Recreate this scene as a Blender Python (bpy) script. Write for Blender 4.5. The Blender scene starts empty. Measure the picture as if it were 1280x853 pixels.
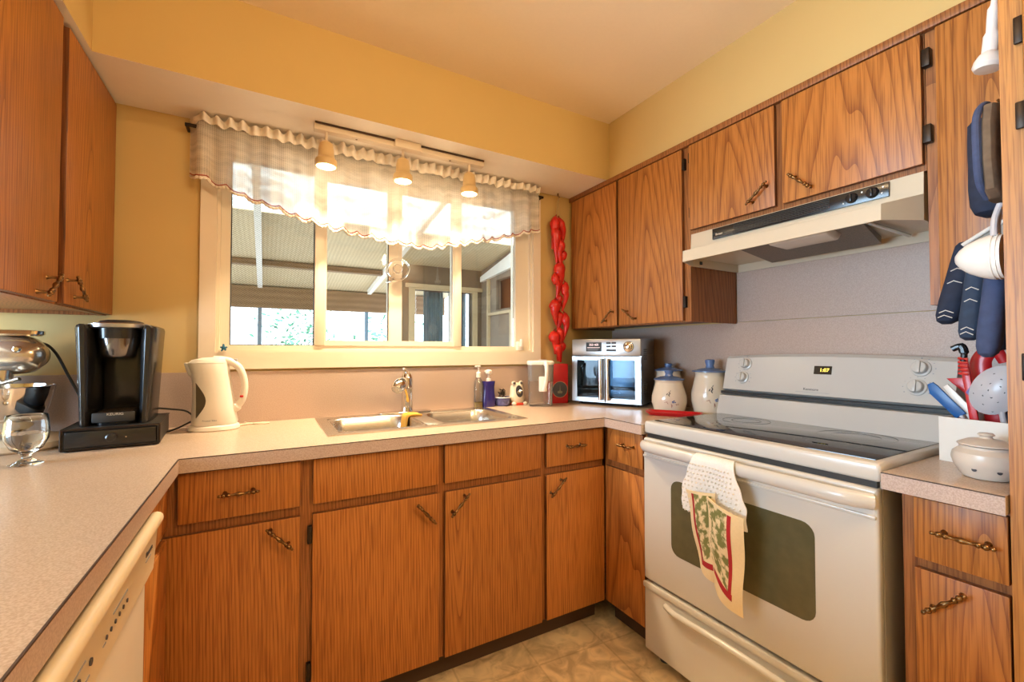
import bpy, bmesh, math, random
from mathutils import Vector, Matrix
S = bpy.context.scene
COL = S.collection
R = math.radians
PI = math.pi

# ------------------------------------------------------------------ camera, world, lights, exposure
cam = bpy.data.cameras.new('camera'); cam.sensor_width = 36; cam.lens = 36 * 547 / 1280
cam.clip_start = 0.02
camo = bpy.data.objects.new('camera', cam); COL.objects.link(camo)
camo.location = (0.204, -1.493, 1.21)
camo.rotation_euler = (R(90 + 1.288), 0, R(-29.4))
S.camera = camo
S.view_settings.view_transform = 'Standard'; S.view_settings.look = 'None'
S.view_settings.gamma = 1.0; S.view_settings.use_curve_mapping = False
S.view_settings.exposure = -0.22
S.cycles.use_denoising = True
S.cycles.max_bounces = 10; S.cycles.diffuse_bounces = 5; S.cycles.glossy_bounces = 5
S.cycles.transmission_bounces = 10; S.cycles.transparent_max_bounces = 24
S.cycles.caustics_reflective = False; S.cycles.caustics_refractive = False
S.cycles.sample_clamp_indirect = 6.0

world = bpy.data.worlds.new('sky'); S.world = world; world.use_nodes = True
wn = world.node_tree.nodes; wl = world.node_tree.links
bg = wn['Background']; bg.inputs['Strength'].default_value = 6.0
bg.inputs['Color'].default_value = (0.86, 0.95, 1.0, 1)

def light(name, kind, loc, rot, energy, color, **kw):
    l = bpy.data.lights.new(name, kind); l.energy = energy; l.color = color
    for k, v in kw.items(): setattr(l, k, v)
    o = bpy.data.objects.new(name, l); o.location = loc; o.rotation_euler = rot; COL.objects.link(o)
    return o
light('sun', 'SUN', (0, 3, 6), (R(38), R(12), 0), 14.0, (1.0, 0.95, 0.86), angle=R(1.5))
light('daylight_patio_door', 'AREA', (-3.12, -0.45, 1.15), (0, R(-90), 0), 310, (0.52, 0.76, 1.0), shape='RECTANGLE', size=2.0, size_y=1.7)
light('daylight_kitchen_window', 'AREA', (0.78, 0.79, 1.63), (R(-90), 0, 0), 0.0001, (0.8, 0.9, 1.0), shape='RECTANGLE', size=1.5, size_y=0.84).data.cycles.is_portal = True
light('ceiling_lamp_light', 'POINT', (0.45, -0.95, 2.33), (0, 0, 0), 15, (1.0, 0.72, 0.40), shadow_soft_size=0.06)
light('hall_fill_light', 'POINT', (1.42, -2.0, 2.20), (0, 0, 0), 72, (1.0, 0.72, 0.42), shadow_soft_size=0.11)  # added fill out of view, brightens the left wall cabinets

# ------------------------------------------------------------------ materials
def mat(name):
    m = bpy.data.materials.new(name); m.use_nodes = True
    return m, m.node_tree.nodes, m.node_tree.links, m.node_tree.nodes['Principled BSDF']
def simple(name, col, rough=0.5, metal=0.0, spec=0.5, var=0.06, scale=30, bump=0.0, **kw):
    m, n, l, b = mat(name)
    b.inputs['Roughness'].default_value = rough; b.inputs['Metallic'].default_value = metal
    b.inputs['Specular IOR Level'].default_value = spec
    tc = n.new('ShaderNodeTexCoord'); nz = n.new('ShaderNodeTexNoise'); nz.inputs['Scale'].default_value = scale
    l.new(tc.outputs['Object'], nz.inputs['Vector'])
    mx = n.new('ShaderNodeMix'); mx.data_type = 'RGBA'
    mx.inputs['A'].default_value = (*[c * (1 - var) for c in col], 1); mx.inputs['B'].default_value = (*[min(1, c * (1 + var)) for c in col], 1)
    l.new(nz.outputs['Fac'], mx.inputs['Factor']); l.new(mx.outputs['Result'], b.inputs['Base Color'])
    if bump:
        bp = n.new('ShaderNodeBump'); bp.inputs['Strength'].default_value = bump; bp.inputs['Distance'].default_value = 0.002
        l.new(nz.outputs['Fac'], bp.inputs['Height']); l.new(bp.outputs['Normal'], b.inputs['Normal'])
    for k, v in kw.items(): b.inputs[k].default_value = v
    return m
def oak(name, c_light, c_dark, rough=0.42):
    m, n, l, b = mat(name)
    tc = n.new('ShaderNodeTexCoord'); oi = n.new('ShaderNodeObjectInfo')
    # a different piece of veneer for every part
    off = n.new('ShaderNodeVectorMath'); off.operation = 'MULTIPLY_ADD'
    cmb = n.new('ShaderNodeCombineXYZ')
    for i, k in enumerate((1.0, 0.73, 9.0)):
        mm = n.new('ShaderNodeMath'); mm.operation = 'MULTIPLY'; mm.inputs[1].default_value = k; l.new(oi.outputs['Random'], mm.inputs[0])
        l.new(mm.outputs[0], cmb.inputs[i])
    off.inputs[1].default_value = (0.35, 0.35, 1.0); off.inputs[2].default_value = (0.05, 0.05, 0)
    l.new(cmb.outputs[0], off.inputs[0])
    add = n.new('ShaderNodeVectorMath'); add.operation = 'ADD'
    l.new(tc.outputs['Object'], add.inputs[0]); l.new(off.outputs[0], add.inputs[1])
    st = n.new('ShaderNodeMapping'); st.inputs['Scale'].default_value = (1, 1, 0.13)
    l.new(add.outputs[0], st.inputs['Vector'])
    nz = n.new('ShaderNodeTexNoise'); nz.inputs['Scale'].default_value = 5.0; nz.inputs['Detail'].default_value = 2.0
    l.new(st.outputs[0], nz.inputs['Vector'])
    sub = n.new('ShaderNodeVectorMath'); sub.operation = 'SUBTRACT'; sub.inputs[1].default_value = (0.5, 0.5, 0.5)
    l.new(nz.outputs['Color'], sub.inputs[0])
    sc = n.new('ShaderNodeVectorMath'); sc.operation = 'SCALE'; sc.inputs['Scale'].default_value = 0.06
    l.new(sub.outputs[0], sc.inputs[0])
    ad2 = n.new('ShaderNodeVectorMath'); ad2.operation = 'ADD'
    l.new(add.outputs[0], ad2.inputs[0]); l.new(sc.outputs[0], ad2.inputs[1])
    tilt = n.new('ShaderNodeMapping'); tilt.inputs['Rotation'].default_value = (R(2.2), R(1.8), 0)
    l.new(ad2.outputs[0], tilt.inputs['Vector'])
    wv = n.new('ShaderNodeTexWave'); wv.wave_type = 'RINGS'; wv.rings_direction = 'Z'; wv.wave_profile = 'SAW'
    wv.inputs['Scale'].default_value = 34.0; wv.inputs['Distortion'].default_value = 0.0; wv.inputs['Detail'].default_value = 1.0
    wv.inputs['Detail Scale'].default_value = 1.2
    l.new(tilt.outputs[0], wv.inputs['Vector'])
    rp = n.new('ShaderNodeValToRGB')
    e = rp.color_ramp.elements; e[0].position = 0.0; e[0].color = (*c_dark, 1)
    e[1].position = 0.55; e[1].color = (*c_light, 1)
    x = e.new(0.2); x.color = (*[a * 0.55 + d * 0.45 for a, d in zip(c_light, c_dark)], 1)
    x = e.new(0.97); x.color = (*[a * 0.92 for a in c_light], 1)
    l.new(wv.outputs['Fac'], rp.inputs['Fac'])
    pm = n.new('ShaderNodeMapping'); pm.inputs['Scale'].default_value = (1, 1, 0.03); l.new(add.outputs[0], pm.inputs['Vector'])
    pn = n.new('ShaderNodeTexNoise'); pn.inputs['Scale'].default_value = 260; pn.inputs['Detail'].default_value = 1; l.new(pm.outputs[0], pn.inputs['Vector'])
    pr = n.new('ShaderNodeValToRGB'); pr.color_ramp.elements[0].position = 0.36; pr.color_ramp.elements[0].color = (0.62, 0.55, 0.5, 1); pr.color_ramp.elements[1].position = 0.52
    l.new(pn.outputs['Fac'], pr.inputs['Fac'])
    mu = n.new('ShaderNodeMix'); mu.data_type = 'RGBA'; mu.blend_type = 'MULTIPLY'; mu.inputs['Factor'].default_value = 0.8
    l.new(rp.outputs['Color'], mu.inputs['A']); l.new(pr.outputs['Color'], mu.inputs['B'])
    hs = n.new('ShaderNodeHueSaturation'); l.new(mu.outputs['Result'], hs.inputs['Color'])
    vr = n.new('ShaderNodeMapRange'); vr.inputs['To Min'].default_value = 0.9; vr.inputs['To Max'].default_value = 1.1
    l.new(oi.outputs['Random'], vr.inputs['Value']); l.new(vr.outputs[0], hs.inputs['Value'])
    l.new(hs.outputs['Color'], b.inputs['Base Color'])
    b.inputs['Roughness'].default_value = rough; b.inputs['Specular IOR Level'].default_value = 0.4
    bp = n.new('ShaderNodeBump'); bp.inputs['Strength'].default_value = 0.15; bp.inputs['Distance'].default_value = 0.001
    l.new(pn.outputs['Fac'], bp.inputs['Height']); l.new(bp.outputs['Normal'], b.inputs['Normal'])
    return m
def laminate(name, c1, c2, rough):
    m, n, l, b = mat(name)
    tc = n.new('ShaderNodeTexCoord'); nz = n.new('ShaderNodeTexNoise'); nz.inputs['Scale'].default_value = 330; nz.inputs['Detail'].default_value = 3
    l.new(tc.outputs['Object'], nz.inputs['Vector'])
    rp = n.new('ShaderNodeValToRGB'); rp.color_ramp.elements[0].position = 0.38; rp.color_ramp.elements[1].position = 0.62
    rp.color_ramp.elements[0].color = (*c1, 1); rp.color_ramp.elements[1].color = (*c2, 1)
    l.new(nz.outputs['Fac'], rp.inputs['Fac']); l.new(rp.outputs['Color'], b.inputs['Base Color'])
    b.inputs['Roughness'].default_value = rough
    return m
def glassy(name, tint=(1, 1, 1), gloss=0.12, rough=0.02, ior=1.45, layer=0.0):
    """thin pane: clear, with a mirror share that grows at grazing angles"""
    m, n, l, b = mat(name); n.remove(b)
    out = n['Material Output']
    tr = n.new('ShaderNodeBsdfTransparent'); tr.inputs['Color'].default_value = (*tint, 1)
    gl = n.new('ShaderNodeBsdfGlossy'); gl.inputs['Roughness'].default_value = rough
    fr = n.new('ShaderNodeFresnel'); fr.inputs['IOR'].default_value = ior
    ma = n.new('ShaderNodeMath'); ma.operation = 'MULTIPLY_ADD'; ma.inputs[1].default_value = 1.0; ma.inputs[2].default_value = gloss; ma.use_clamp = True
    l.new(fr.outputs[0], ma.inputs[0])
    mx = n.new('ShaderNodeMixShader'); l.new(ma.outputs[0], mx.inputs[0]); l.new(tr.outputs[0], mx.inputs[1]); l.new(gl.outputs[0], mx.inputs[2])
    if layer:
        df = n.new('ShaderNodeBsdfTranslucent'); df.inputs['Color'].default_value = (*tint, 1)
        d2 = n.new('ShaderNodeBsdfDiffuse'); d2.inputs['Color'].default_value = (*tint, 1)
        a2 = n.new('ShaderNodeMixShader'); a2.inputs[0].default_value = 0.6; l.new(df.outputs[0], a2.inputs[1]); l.new(d2.outputs[0], a2.inputs[2])
        m2 = n.new('ShaderNodeMixShader'); m2.inputs[0].default_value = layer
        l.new(mx.outputs[0], m2.inputs[1]); l.new(a2.outputs[0], m2.inputs[2]); l.new(m2.outputs[0], out.inputs[0])
    else:
        l.new(mx.outputs[0], out.inputs[0])
    return m
def emit(name, col, strength):
    m, n, l, b = mat(name)
    b.inputs['Base Color'].default_value = (*col, 1)
    b.inputs['Emission Color'].default_value = (*col, 1); b.inputs['Emission Strength'].default_value = strength
    return m

M = {}
M['oak'] = oak('oak_cabinet', (0.47, 0.178, 0.038), (0.25, 0.078, 0.015))
M['oak_frame'] = oak('oak_face_frame', (0.36, 0.135, 0.038), (0.19, 0.062, 0.016))
M['oak_pale'] = oak('oak_pantry', (0.50, 0.215, 0.05), (0.36, 0.14, 0.035))
M['oak_dark'] = oak('oak_dark_trim', (0.17, 0.06, 0.018), (0.08, 0.025, 0.008))
M['oak_shaded_edge'] = oak('oak_door_edge_shaded', (0.20, 0.07, 0.02), (0.10, 0.032, 0.01))  # darker oak: shade painted into the door edges
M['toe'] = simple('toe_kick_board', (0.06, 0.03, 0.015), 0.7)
M['wall'] = simple('yellow_wall_paint', (0.59, 0.42, 0.165), 0.75, var=0.03, scale=6, bump=0.05)
M['ceil'] = simple('cream_ceiling_paint', (0.88, 0.75, 0.57), 0.85, var=0.02, scale=90, bump=0.1)
M['soffit'] = simple('white_soffit_paint', (0.88, 0.81, 0.72), 0.8, var=0.02)
M['counter'] = laminate('counter_laminate', (0.45, 0.335, 0.25), (0.57, 0.435, 0.335), 0.25)
M['edge'] = laminate('counter_edge_laminate', (0.42, 0.31, 0.26), (0.53, 0.41, 0.35), 0.4)
M['splash'] = laminate('backsplash_laminate', (0.42, 0.312, 0.255), (0.50, 0.38, 0.315), 0.45)
M['seam'] = simple('dark_seam', (0.05, 0.025, 0.015), 0.6)
M['win'] = simple('cream_window_paint', (0.74, 0.64, 0.51), 0.45, var=0.03, scale=20)
M['vinyl'] = simple('window_vinyl', (0.76, 0.68, 0.56), 0.35, var=0.02)
M['pane'] = glassy('window_glass', (0.97, 0.99, 1.0), 0.02)
M['rubber'] = simple('dark_gasket', (0.03, 0.03, 0.03), 0.6)
M['white'] = simple('white_enamel', (0.57, 0.545, 0.51), 0.22, var=0.015, scale=4)
M['almond'] = simple('almond_plastic', (0.80, 0.68, 0.48), 0.35, var=0.02, scale=8)
M['almondmetal'] = simple('almond_enamel', (0.74, 0.66, 0.53), 0.3, var=0.02)
M['chrome'] = simple('chrome', (0.75, 0.73, 0.70), 0.08, 1.0, var=0.02)
M['steel'] = simple('brushed_steel', (0.60, 0.56, 0.50), 0.27, 1.0, var=0.08, scale=60)
M['ovensteel'] = simple('oven_steel', (0.50, 0.51, 0.52), 0.32, 1.0, var=0.05, scale=60)
M['brass'] = simple('antique_brass', (0.20, 0.11, 0.045), 0.28, 1.0, var=0.35, scale=120)
M['black'] = simple('black_plastic', (0.012, 0.012, 0.013), 0.22, var=0.1)
M['blackmat'] = simple('black_matte', (0.02, 0.019, 0.018), 0.5, var=0.2)
M['darkmetal'] = simple('dark_hinge_metal', (0.03, 0.02, 0.014), 0.4, 0.7)
M['glasstop'] = simple('black_ceramic_glass', (0.012, 0.013, 0.016), 0.06, spec=0.8, var=0.1)
M['ring'] = simple('burner_ring_print', (0.07, 0.07, 0.075), 0.1)
M['red'] = simple('red_plastic', (0.50, 0.012, 0.016), 0.3, var=0.12)
M['chili'] = simple('chili_red', (0.56, 0.018, 0.012), 0.3, var=0.35, scale=45)
M['redbox'] = simple('red_card', (0.42, 0.008, 0.01), 0.4, var=0.1)
M['cream'] = simple('cream_glaze', (0.72, 0.63, 0.50), 0.15, var=0.05, scale=20)
M['blueglaze'] = simple('blue_glaze', (0.10, 0.17, 0.36), 0.2, var=0.15)
M['navy'] = simple('navy_cloth', (0.012, 0.02, 0.045), 0.85, var=0.4, scale=50, bump=0.4)
M['denim'] = simple('denim_cloth', (0.024, 0.042, 0.08), 0.85, var=0.3, scale=60, bump=0.4)
M['bluecloth'] = simple('mid_blue_cloth', (0.045, 0.065, 0.14), 0.85, var=0.3, scale=60, bump=0.4)
M['greycloth'] = simple('grey_cloth', (0.30, 0.27, 0.23), 0.9, var=0.3, scale=40, bump=0.4)
M['browncloth'] = simple('brown_quilt', (0.14, 0.095, 0.06), 0.9, var=0.5, scale=40, bump=0.6)
M['thread'] = simple('white_thread', (0.7, 0.66, 0.6), 0.8)
M['plastic'] = simple('white_plastic', (0.82, 0.78, 0.72), 0.28, var=0.02)
M['greyplastic'] = simple('grey_plastic', (0.50, 0.49, 0.52), 0.3, var=0.05)
M['blue'] = simple('blue_silicone', (0.012, 0.10, 0.33), 0.35, var=0.1)
M['purple'] = simple('purple_print', (0.09, 0.03, 0.22), 0.4)
M['bluesoap'] = simple('blue_soap', (0.018, 0.012, 0.16), 0.08, spec=0.7, var=0.2)
M['yellowsoap'] = simple('yellow_soap', (0.75, 0.50, 0.04), 0.15)
M['clear'] = glassy('clear_plastic', (0.94, 0.90, 0.86), 0.05, layer=0.12)
M['frost'] = glassy('clouded_plastic', (0.88, 0.85, 0.82), 0.05, layer=0.55)
M['crystal'] = simple('clear_glass', (1, 1, 1), 0.0, var=0.0, **{'Transmission Weight': 1.0, 'IOR': 1.45})
def screen_mat():
    m, n, l, b = mat('insect_screen_mesh'); n.remove(b)
    tc = n.new('ShaderNodeTexCoord'); mp = n.new('ShaderNodeMapping'); mp.inputs['Rotation'].default_value = (0, R(38), 0); l.new(tc.outputs['Object'], mp.inputs['Vector'])
    w = n.new('ShaderNodeTexWave'); w.bands_direction = 'Z'; w.inputs['Scale'].default_value = 45; l.new(mp.outputs[0], w.inputs['Vector'])
    mr = n.new('ShaderNodeMapRange'); mr.inputs['To Min'].default_value = .08; mr.inputs['To Max'].default_value = .26; l.new(w.outputs['Fac'], mr.inputs['Value'])
    tr = n.new('ShaderNodeBsdfTransparent'); df = n.new('ShaderNodeBsdfDiffuse'); df.inputs['Color'].default_value = (.12, .11, .10, 1)
    c = n.new('ShaderNodeMixShader'); l.new(mr.outputs[0], c.inputs[0]); l.new(tr.outputs[0], c.inputs[1]); l.new(df.outputs[0], c.inputs[2]); l.new(c.outputs[0], n['Material Output'].inputs[0])
    return m
M['screen'] = screen_mat()
M['ovenglass'] = glassy('oven_door_glass', (0.50, 0.60, 0.68), 0.0, 0.03, 1.3)
M['yellowcloth'] = simple('yellow_cloth', (0.85, 0.42, 0.06), 0.85, var=0.1, bump=0.3)
M['ink'] = simple('dark_print', (0.05, 0.05, 0.06), 0.5)
M['greyink'] = simple('grey_print', (0.25, 0.27, 0.32), 0.5)
M['silverink'] = simple('silver_print', (0.62, 0.6, 0.57), 0.3, 0.6)
M['whiteink'] = simple('white_print', (0.8, 0.8, 0.8), 0.5)
M['digits'] = emit('amber_digits', (1.0, 0.75, 0.12), 2.2)
M['digits2'] = emit('pale_digits', (0.9, 0.75, 0.75), 0.7)
M['lampglow'] = emit('lit_lamp_face', (1.0, 0.78, 0.45), 16)
M['ceilglow'] = emit('lit_ceiling_glass', (1.0, 0.72, 0.42), 5)
M['lampmetal'] = simple('cream_lamp_metal', (0.62, 0.44, 0.22), 0.4, var=0.03)
M['trackmetal'] = simple('cream_track_metal', (0.72, 0.60, 0.46), 0.35, var=0.02)
M['filter'] = simple('greasy_filter_mesh', (0.16, 0.13, 0.10), 0.45, 0.6, var=0.6, scale=220, bump=0.8)
M['frostlamp'] = simple('frosted_lamp_cover', (0.62, 0.58, 0.53), 0.4)
M['garlic'] = simple('stoneware_glaze', (0.66, 0.58, 0.50), 0.3, var=0.15, scale=18)
M['leaf_outside'] = simple('bush_leaf', (0.05, 0.22, 0.15), 0.6, var=0.5, scale=8)
M['tealbit'] = simple('teal_plastic', (0.01, 0.12, 0.22), 0.3)
M['twine'] = simple('twine', (0.45, 0.32, 0.15), 0.9)

# floor: mottled sheet vinyl in squares
def floor_mat():
    m, n, l, b = mat('vinyl_floor')
    tc = n.new('ShaderNodeTexCoord'); mp = n.new('ShaderNodeMapping'); mp.inputs['Rotation'].default_value = (0, 0, R(4))
    l.new(tc.outputs['Object'], mp.inputs['Vector'])
    br = n.new('ShaderNodeTexBrick'); br.offset = 0; br.inputs['Scale'].default_value = 1.0
    br.inputs['Brick Width'].default_value = 0.305; br.inputs['Row Height'].default_value = 0.305; br.inputs['Mortar Size'].default_value = 0.004
    br.inputs['Color1'].default_value = (0.80, 0.63, 0.40, 1); br.inputs['Color2'].default_value = (0.70, 0.54, 0.33, 1); br.inputs['Mortar'].default_value = (0.62, 0.47, 0.28, 1)
    l.new(mp.outputs[0], br.inputs['Vector'])
    nz = n.new('ShaderNodeTexNoise'); nz.inputs['Scale'].default_value = 11; nz.inputs['Detail'].default_value = 6; nz.inputs['Distortion'].default_value = 1.5
    l.new(mp.outputs[0], nz.inputs['Vector'])
    rp = n.new('ShaderNodeValToRGB'); rp.color_ramp.elements[0].position = 0.35; rp.color_ramp.elements[1].position = 0.62
    rp.color_ramp.elements[0].color = (0.66, 0.62, 0.55, 1); rp.color_ramp.elements[1].color = (1.1, 1.08, 1.0, 1)
    l.new(nz.outputs['Fac'], rp.inputs['Fac'])
    mu = n.new('ShaderNodeMix'); mu.data_type = 'RGBA'; mu.blend_type = 'MULTIPLY'; mu.inputs['Factor'].default_value = 1
    l.new(br.outputs['Color'], mu.inputs['A']); l.new(rp.outputs['Color'], mu.inputs['B']); l.new(mu.outputs['Result'], b.inputs['Base Color'])
    b.inputs['Roughness'].default_value = 0.4
    return m
M['floor'] = floor_mat()
# lace: thin white cotton, half open between the threads
def lace_mat():
    m, n, l, b = mat('crochet_lace'); n.remove(b)
    uv = n.new('ShaderNodeUVMap'); uv.uv_map = 'UVMap'
    w1 = n.new('ShaderNodeTexWave'); w1.bands_direction = 'X'; w1.inputs['Scale'].default_value = 70; l.new(uv.outputs[0], w1.inputs['Vector'])
    w2 = n.new('ShaderNodeTexWave'); w2.bands_direction = 'Y'; w2.inputs['Scale'].default_value = 17; l.new(uv.outputs[0], w2.inputs['Vector'])
    nz = n.new('ShaderNodeTexNoise'); nz.inputs['Scale'].default_value = 9; nz.inputs['Detail'].default_value = 3; l.new(uv.outputs[0], nz.inputs['Vector'])
    mu = n.new('ShaderNodeMath'); mu.operation = 'MULTIPLY'; l.new(w1.outputs['Fac'], mu.inputs[0]); l.new(w2.outputs['Fac'], mu.inputs[1])
    m3 = n.new('ShaderNodeMath'); m3.operation = 'MULTIPLY_ADD'; m3.inputs[1].default_value = 0.36; m3.use_clamp = True
    l.new(mu.outputs[0], m3.inputs[0])
    m4 = n.new('ShaderNodeMapRange'); m4.inputs['From Min'].default_value = 0.35; m4.inputs['From Max'].default_value = 0.65; m4.inputs['To Min'].default_value = 0.02; m4.inputs['To Max'].default_value = 0.32
    l.new(nz.outputs['Fac'], m4.inputs['Value']); l.new(m4.outputs[0], m3.inputs[2])
    tr = n.new('ShaderNodeBsdfTransparent')
    df = n.new('ShaderNodeBsdfDiffuse'); df.inputs['Color'].default_value = (0.76, 0.70, 0.62, 1)
    tl = n.new('ShaderNodeBsdfTranslucent'); tl.inputs['Color'].default_value = (0.74, 0.71, 0.66, 1)
    a = n.new('ShaderNodeMixShader'); a.inputs[0].default_value = 0.45; l.new(df.outputs[0], a.inputs[1]); l.new(tl.outputs[0], a.inputs[2])
    c = n.new('ShaderNodeMixShader'); l.new(m3.outputs[0], c.inputs[0]); l.new(a.outputs[0], c.inputs[1]); l.new(tr.outputs[0], c.inputs[2])
    l.new(c.outputs[0], n['Material Output'].inputs[0])
    return m
M['lace'] = lace_mat()
M['lacesolid'] = simple('lace_edging', (0.80, 0.72, 0.62), 0.9, var=0.1, bump=0.3)
M['redtrim'] = simple('red_cord_trim', (0.33, 0.06, 0.04), 0.8)
# towel cloth with a green toile print
def towel_mat():
    m, n, l, b = mat('printed_linen')
    uv = n.new('ShaderNodeUVMap'); uv.uv_map = 'UVMap'
    nz = n.new('ShaderNodeTexNoise'); nz.inputs['Scale'].default_value = 4.5; nz.inputs['Detail'].default_value = 6
    mp = n.new('ShaderNodeMapping'); mp.inputs['Scale'].default_value = (.8, 1.9, 1); l.new(uv.outputs[0], mp.inputs['Vector']); l.new(mp.outputs[0], nz.inputs['Vector'])
    rp = n.new('ShaderNodeValToRGB'); e = rp.color_ramp.elements
    e[0].position = 0.47; e[0].color = (0.17, 0.17, 0.05, 1); e[1].position = 0.56; e[1].color = (0.70, 0.56, 0.33, 1)
    l.new(nz.outputs['Fac'], rp.inputs['Fac']); l.new(rp.outputs['Color'], b.inputs['Base Color']); b.inputs['Roughness'].default_value = 0.9
    return m
M['print'] = towel_mat()
M['linen'] = simple('cream_linen', (0.72, 0.56, 0.33), 0.9, var=0.06, scale=150, bump=0.2)
M['crochet'] = simple('white_crochet', (0.80, 0.76, 0.72), 0.9, var=0.1, scale=200, bump=0.4)
M['redcloth'] = simple('red_woven_stripe', (0.34, 0.01, 0.015), 0.85)
def stripes_mat(name, c1, c2, scale, axis='X', rough=0.8):
    m, n, l, b = mat(name)
    tc = n.new('ShaderNodeTexCoord'); w = n.new('ShaderNodeTexWave'); w.bands_direction = axis; w.inputs['Scale'].default_value = scale; w.inputs['Distortion'].default_value = 1.5
    l.new(tc.outputs['Object'], w.inputs['Vector'])
    nz = n.new('ShaderNodeTexNoise'); nz.inputs['Scale'].default_value = 5; l.new(tc.outputs['Object'], nz.inputs['Vector'])
    ad = n.new('ShaderNodeMath'); ad.operation = 'MULTIPLY'; l.new(w.outputs['Fac'], ad.inputs[0]); l.new(nz.outputs['Fac'], ad.inputs[1])
    mx = n.new('ShaderNodeMix'); mx.data_type = 'RGBA'; mx.inputs['A'].default_value = (*c1, 1); mx.inputs['B'].default_value = (*c2, 1)
    l.new(ad.outputs[0], mx.inputs['Factor']); l.new(mx.outputs['Result'], b.inputs['Base Color']); b.inputs['Roughness'].default_value = rough
    return m
M['board'] = stripes_mat('porch_roof_boards', (0.58, 0.48, 0.32), (0.76, 0.65, 0.46), 9, 'X')
M['greyboard'] = stripes_mat('weathered_boards', (0.20, 0.155, 0.12), (0.32, 0.26, 0.20), 7, 'X')
M['beamwood'] = stripes_mat('beam_wood', (0.20, 0.12, 0.07), (0.32, 0.21, 0.13), 4, 'Z')
M['taupe'] = simple('taupe_siding', (0.20, 0.15, 0.105), 0.8, var=0.12, scale=3)
M['casing_out'] = simple('beige_casing', (0.55, 0.44, 0.29), 0.6)
M['bluecurtain'] = stripes_mat('blue_grey_curtain', (0.16, 0.24, 0.30), (0.36, 0.48, 0.55), 20, 'X')
M['whitepaint'] = simple('white_outdoor_paint', (0.85, 0.86, 0.86), 0.5)
def roofglow():
    m, n, l, b = mat('translucent_roofing'); n.remove(b)
    tl = n.new('ShaderNodeBsdfTranslucent'); tl.inputs['Color'].default_value = (0.85, 0.9, 0.9, 1)
    df = n.new('ShaderNodeBsdfDiffuse'); df.inputs['Color'].default_value = (0.8, 0.85, 0.85, 1)
    a = n.new('ShaderNodeMixShader'); a.inputs[0].default_value = 0.3; l.new(tl.outputs[0], a.inputs[1]); l.new(df.outputs[0], a.inputs[2])
    l.new(a.outputs[0], n['Material Output'].inputs[0]); return m
M['roofglow'] = roofglow()

# ------------------------------------------------------------------ mesh helpers
def BM(): return bmesh.new()
def box(bm, x0, x1, y0, y1, z0, z1, bev=0.0, seg=2, rot=None, mi=0):
    r = bmesh.ops.create_cube(bm, size=1.0)
    vs = r['verts']
    bmesh.ops.scale(bm, vec=(abs(x1 - x0), abs(y1 - y0), abs(z1 - z0)), verts=vs)
    if rot: bmesh.ops.rotate(bm, cent=(0, 0, 0), matrix=rot, verts=vs)
    bmesh.ops.translate(bm, vec=((x0 + x1) / 2, (y0 + y1) / 2, (z0 + z1) / 2), verts=vs)
    fs = list({f for v in vs for f in v.link_faces})
    for f in fs: f.material_index = mi
    if bev > 0:
        es = list({e for v in vs for e in v.link_edges})
        bmesh.ops.bevel(bm, geom=es, offset=bev, segments=seg, affect='EDGES', profile=0.5)
    return bm
def hull(bm, pts8, bev=0, seg=2):
    """8 corner points: bottom 4 (ccw), top 4"""
    v = [bm.verts.new(p) for p in pts8]
    F = [(3, 2, 1, 0), (4, 5, 6, 7), (0, 1, 5, 4), (1, 2, 6, 5), (2, 3, 7, 6), (3, 0, 4, 7)]
    fs = [bm.faces.new([v[i] for i in f]) for f in F]
    if bev: bmesh.ops.bevel(bm, geom=list({e for f in fs for e in f.edges}), offset=bev, segments=seg, affect='EDGES', profile=0.5)
    return bm
def rings(bm, rr, closed=True, cap=True):
    vs = [[bm.verts.new(p) for p in r] for r in rr]
    n = len(vs[0])
    for a, b in zip(vs[:-1], vs[1:]):
        for i in range(n if closed else n - 1):
            j = (i + 1) % n
            bm.faces.new((a[i], a[j], b[j], b[i]))
    if cap:
        bm.faces.new(list(reversed(vs[0]))); bm.faces.new(vs[-1])
    return bm
def lathe(bm, prof, c=(0, 0, 0), n=28, axis='Z', sx=1, sy=1, cap=True):
    rr = []
    for r, h in prof:
        r = max(r, 1e-4); ring = []
        for i in range(n):
            a = 2 * PI * i / n; p = (r * math.cos(a) * sx, r * math.sin(a) * sy, h)
            if axis == 'X': p = (p[2], p[0], p[1])
            elif axis == '-X': p = (-p[2], p[1], p[0])
            elif axis == 'Y': p = (p[1], p[2], p[0])
            elif axis == '-Y': p = (p[0], -p[2], p[1])
            ring.append((p[0] + c[0], p[1] + c[1], p[2] + c[2]))
        rr.append(ring)
    return rings(bm, rr, cap=cap)
def loft(bm, secs, n=32, p=2.0, cap=True):
    """secs: (cx, cy, z, rx, ry); superellipse power p"""
    rr = []
    for cx, cy, z, rx, ry in secs:
        ring = []
        for i in range(n):
            a = 2 * PI * i / n; ca, sa = math.cos(a), math.sin(a)
            ring.append((cx + rx * math.copysign(abs(ca) ** (2 / p), ca), cy + ry * math.copysign(abs(sa) ** (2 / p), sa), z))
        rr.append(ring)
    return rings(bm, rr, cap=cap)
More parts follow.
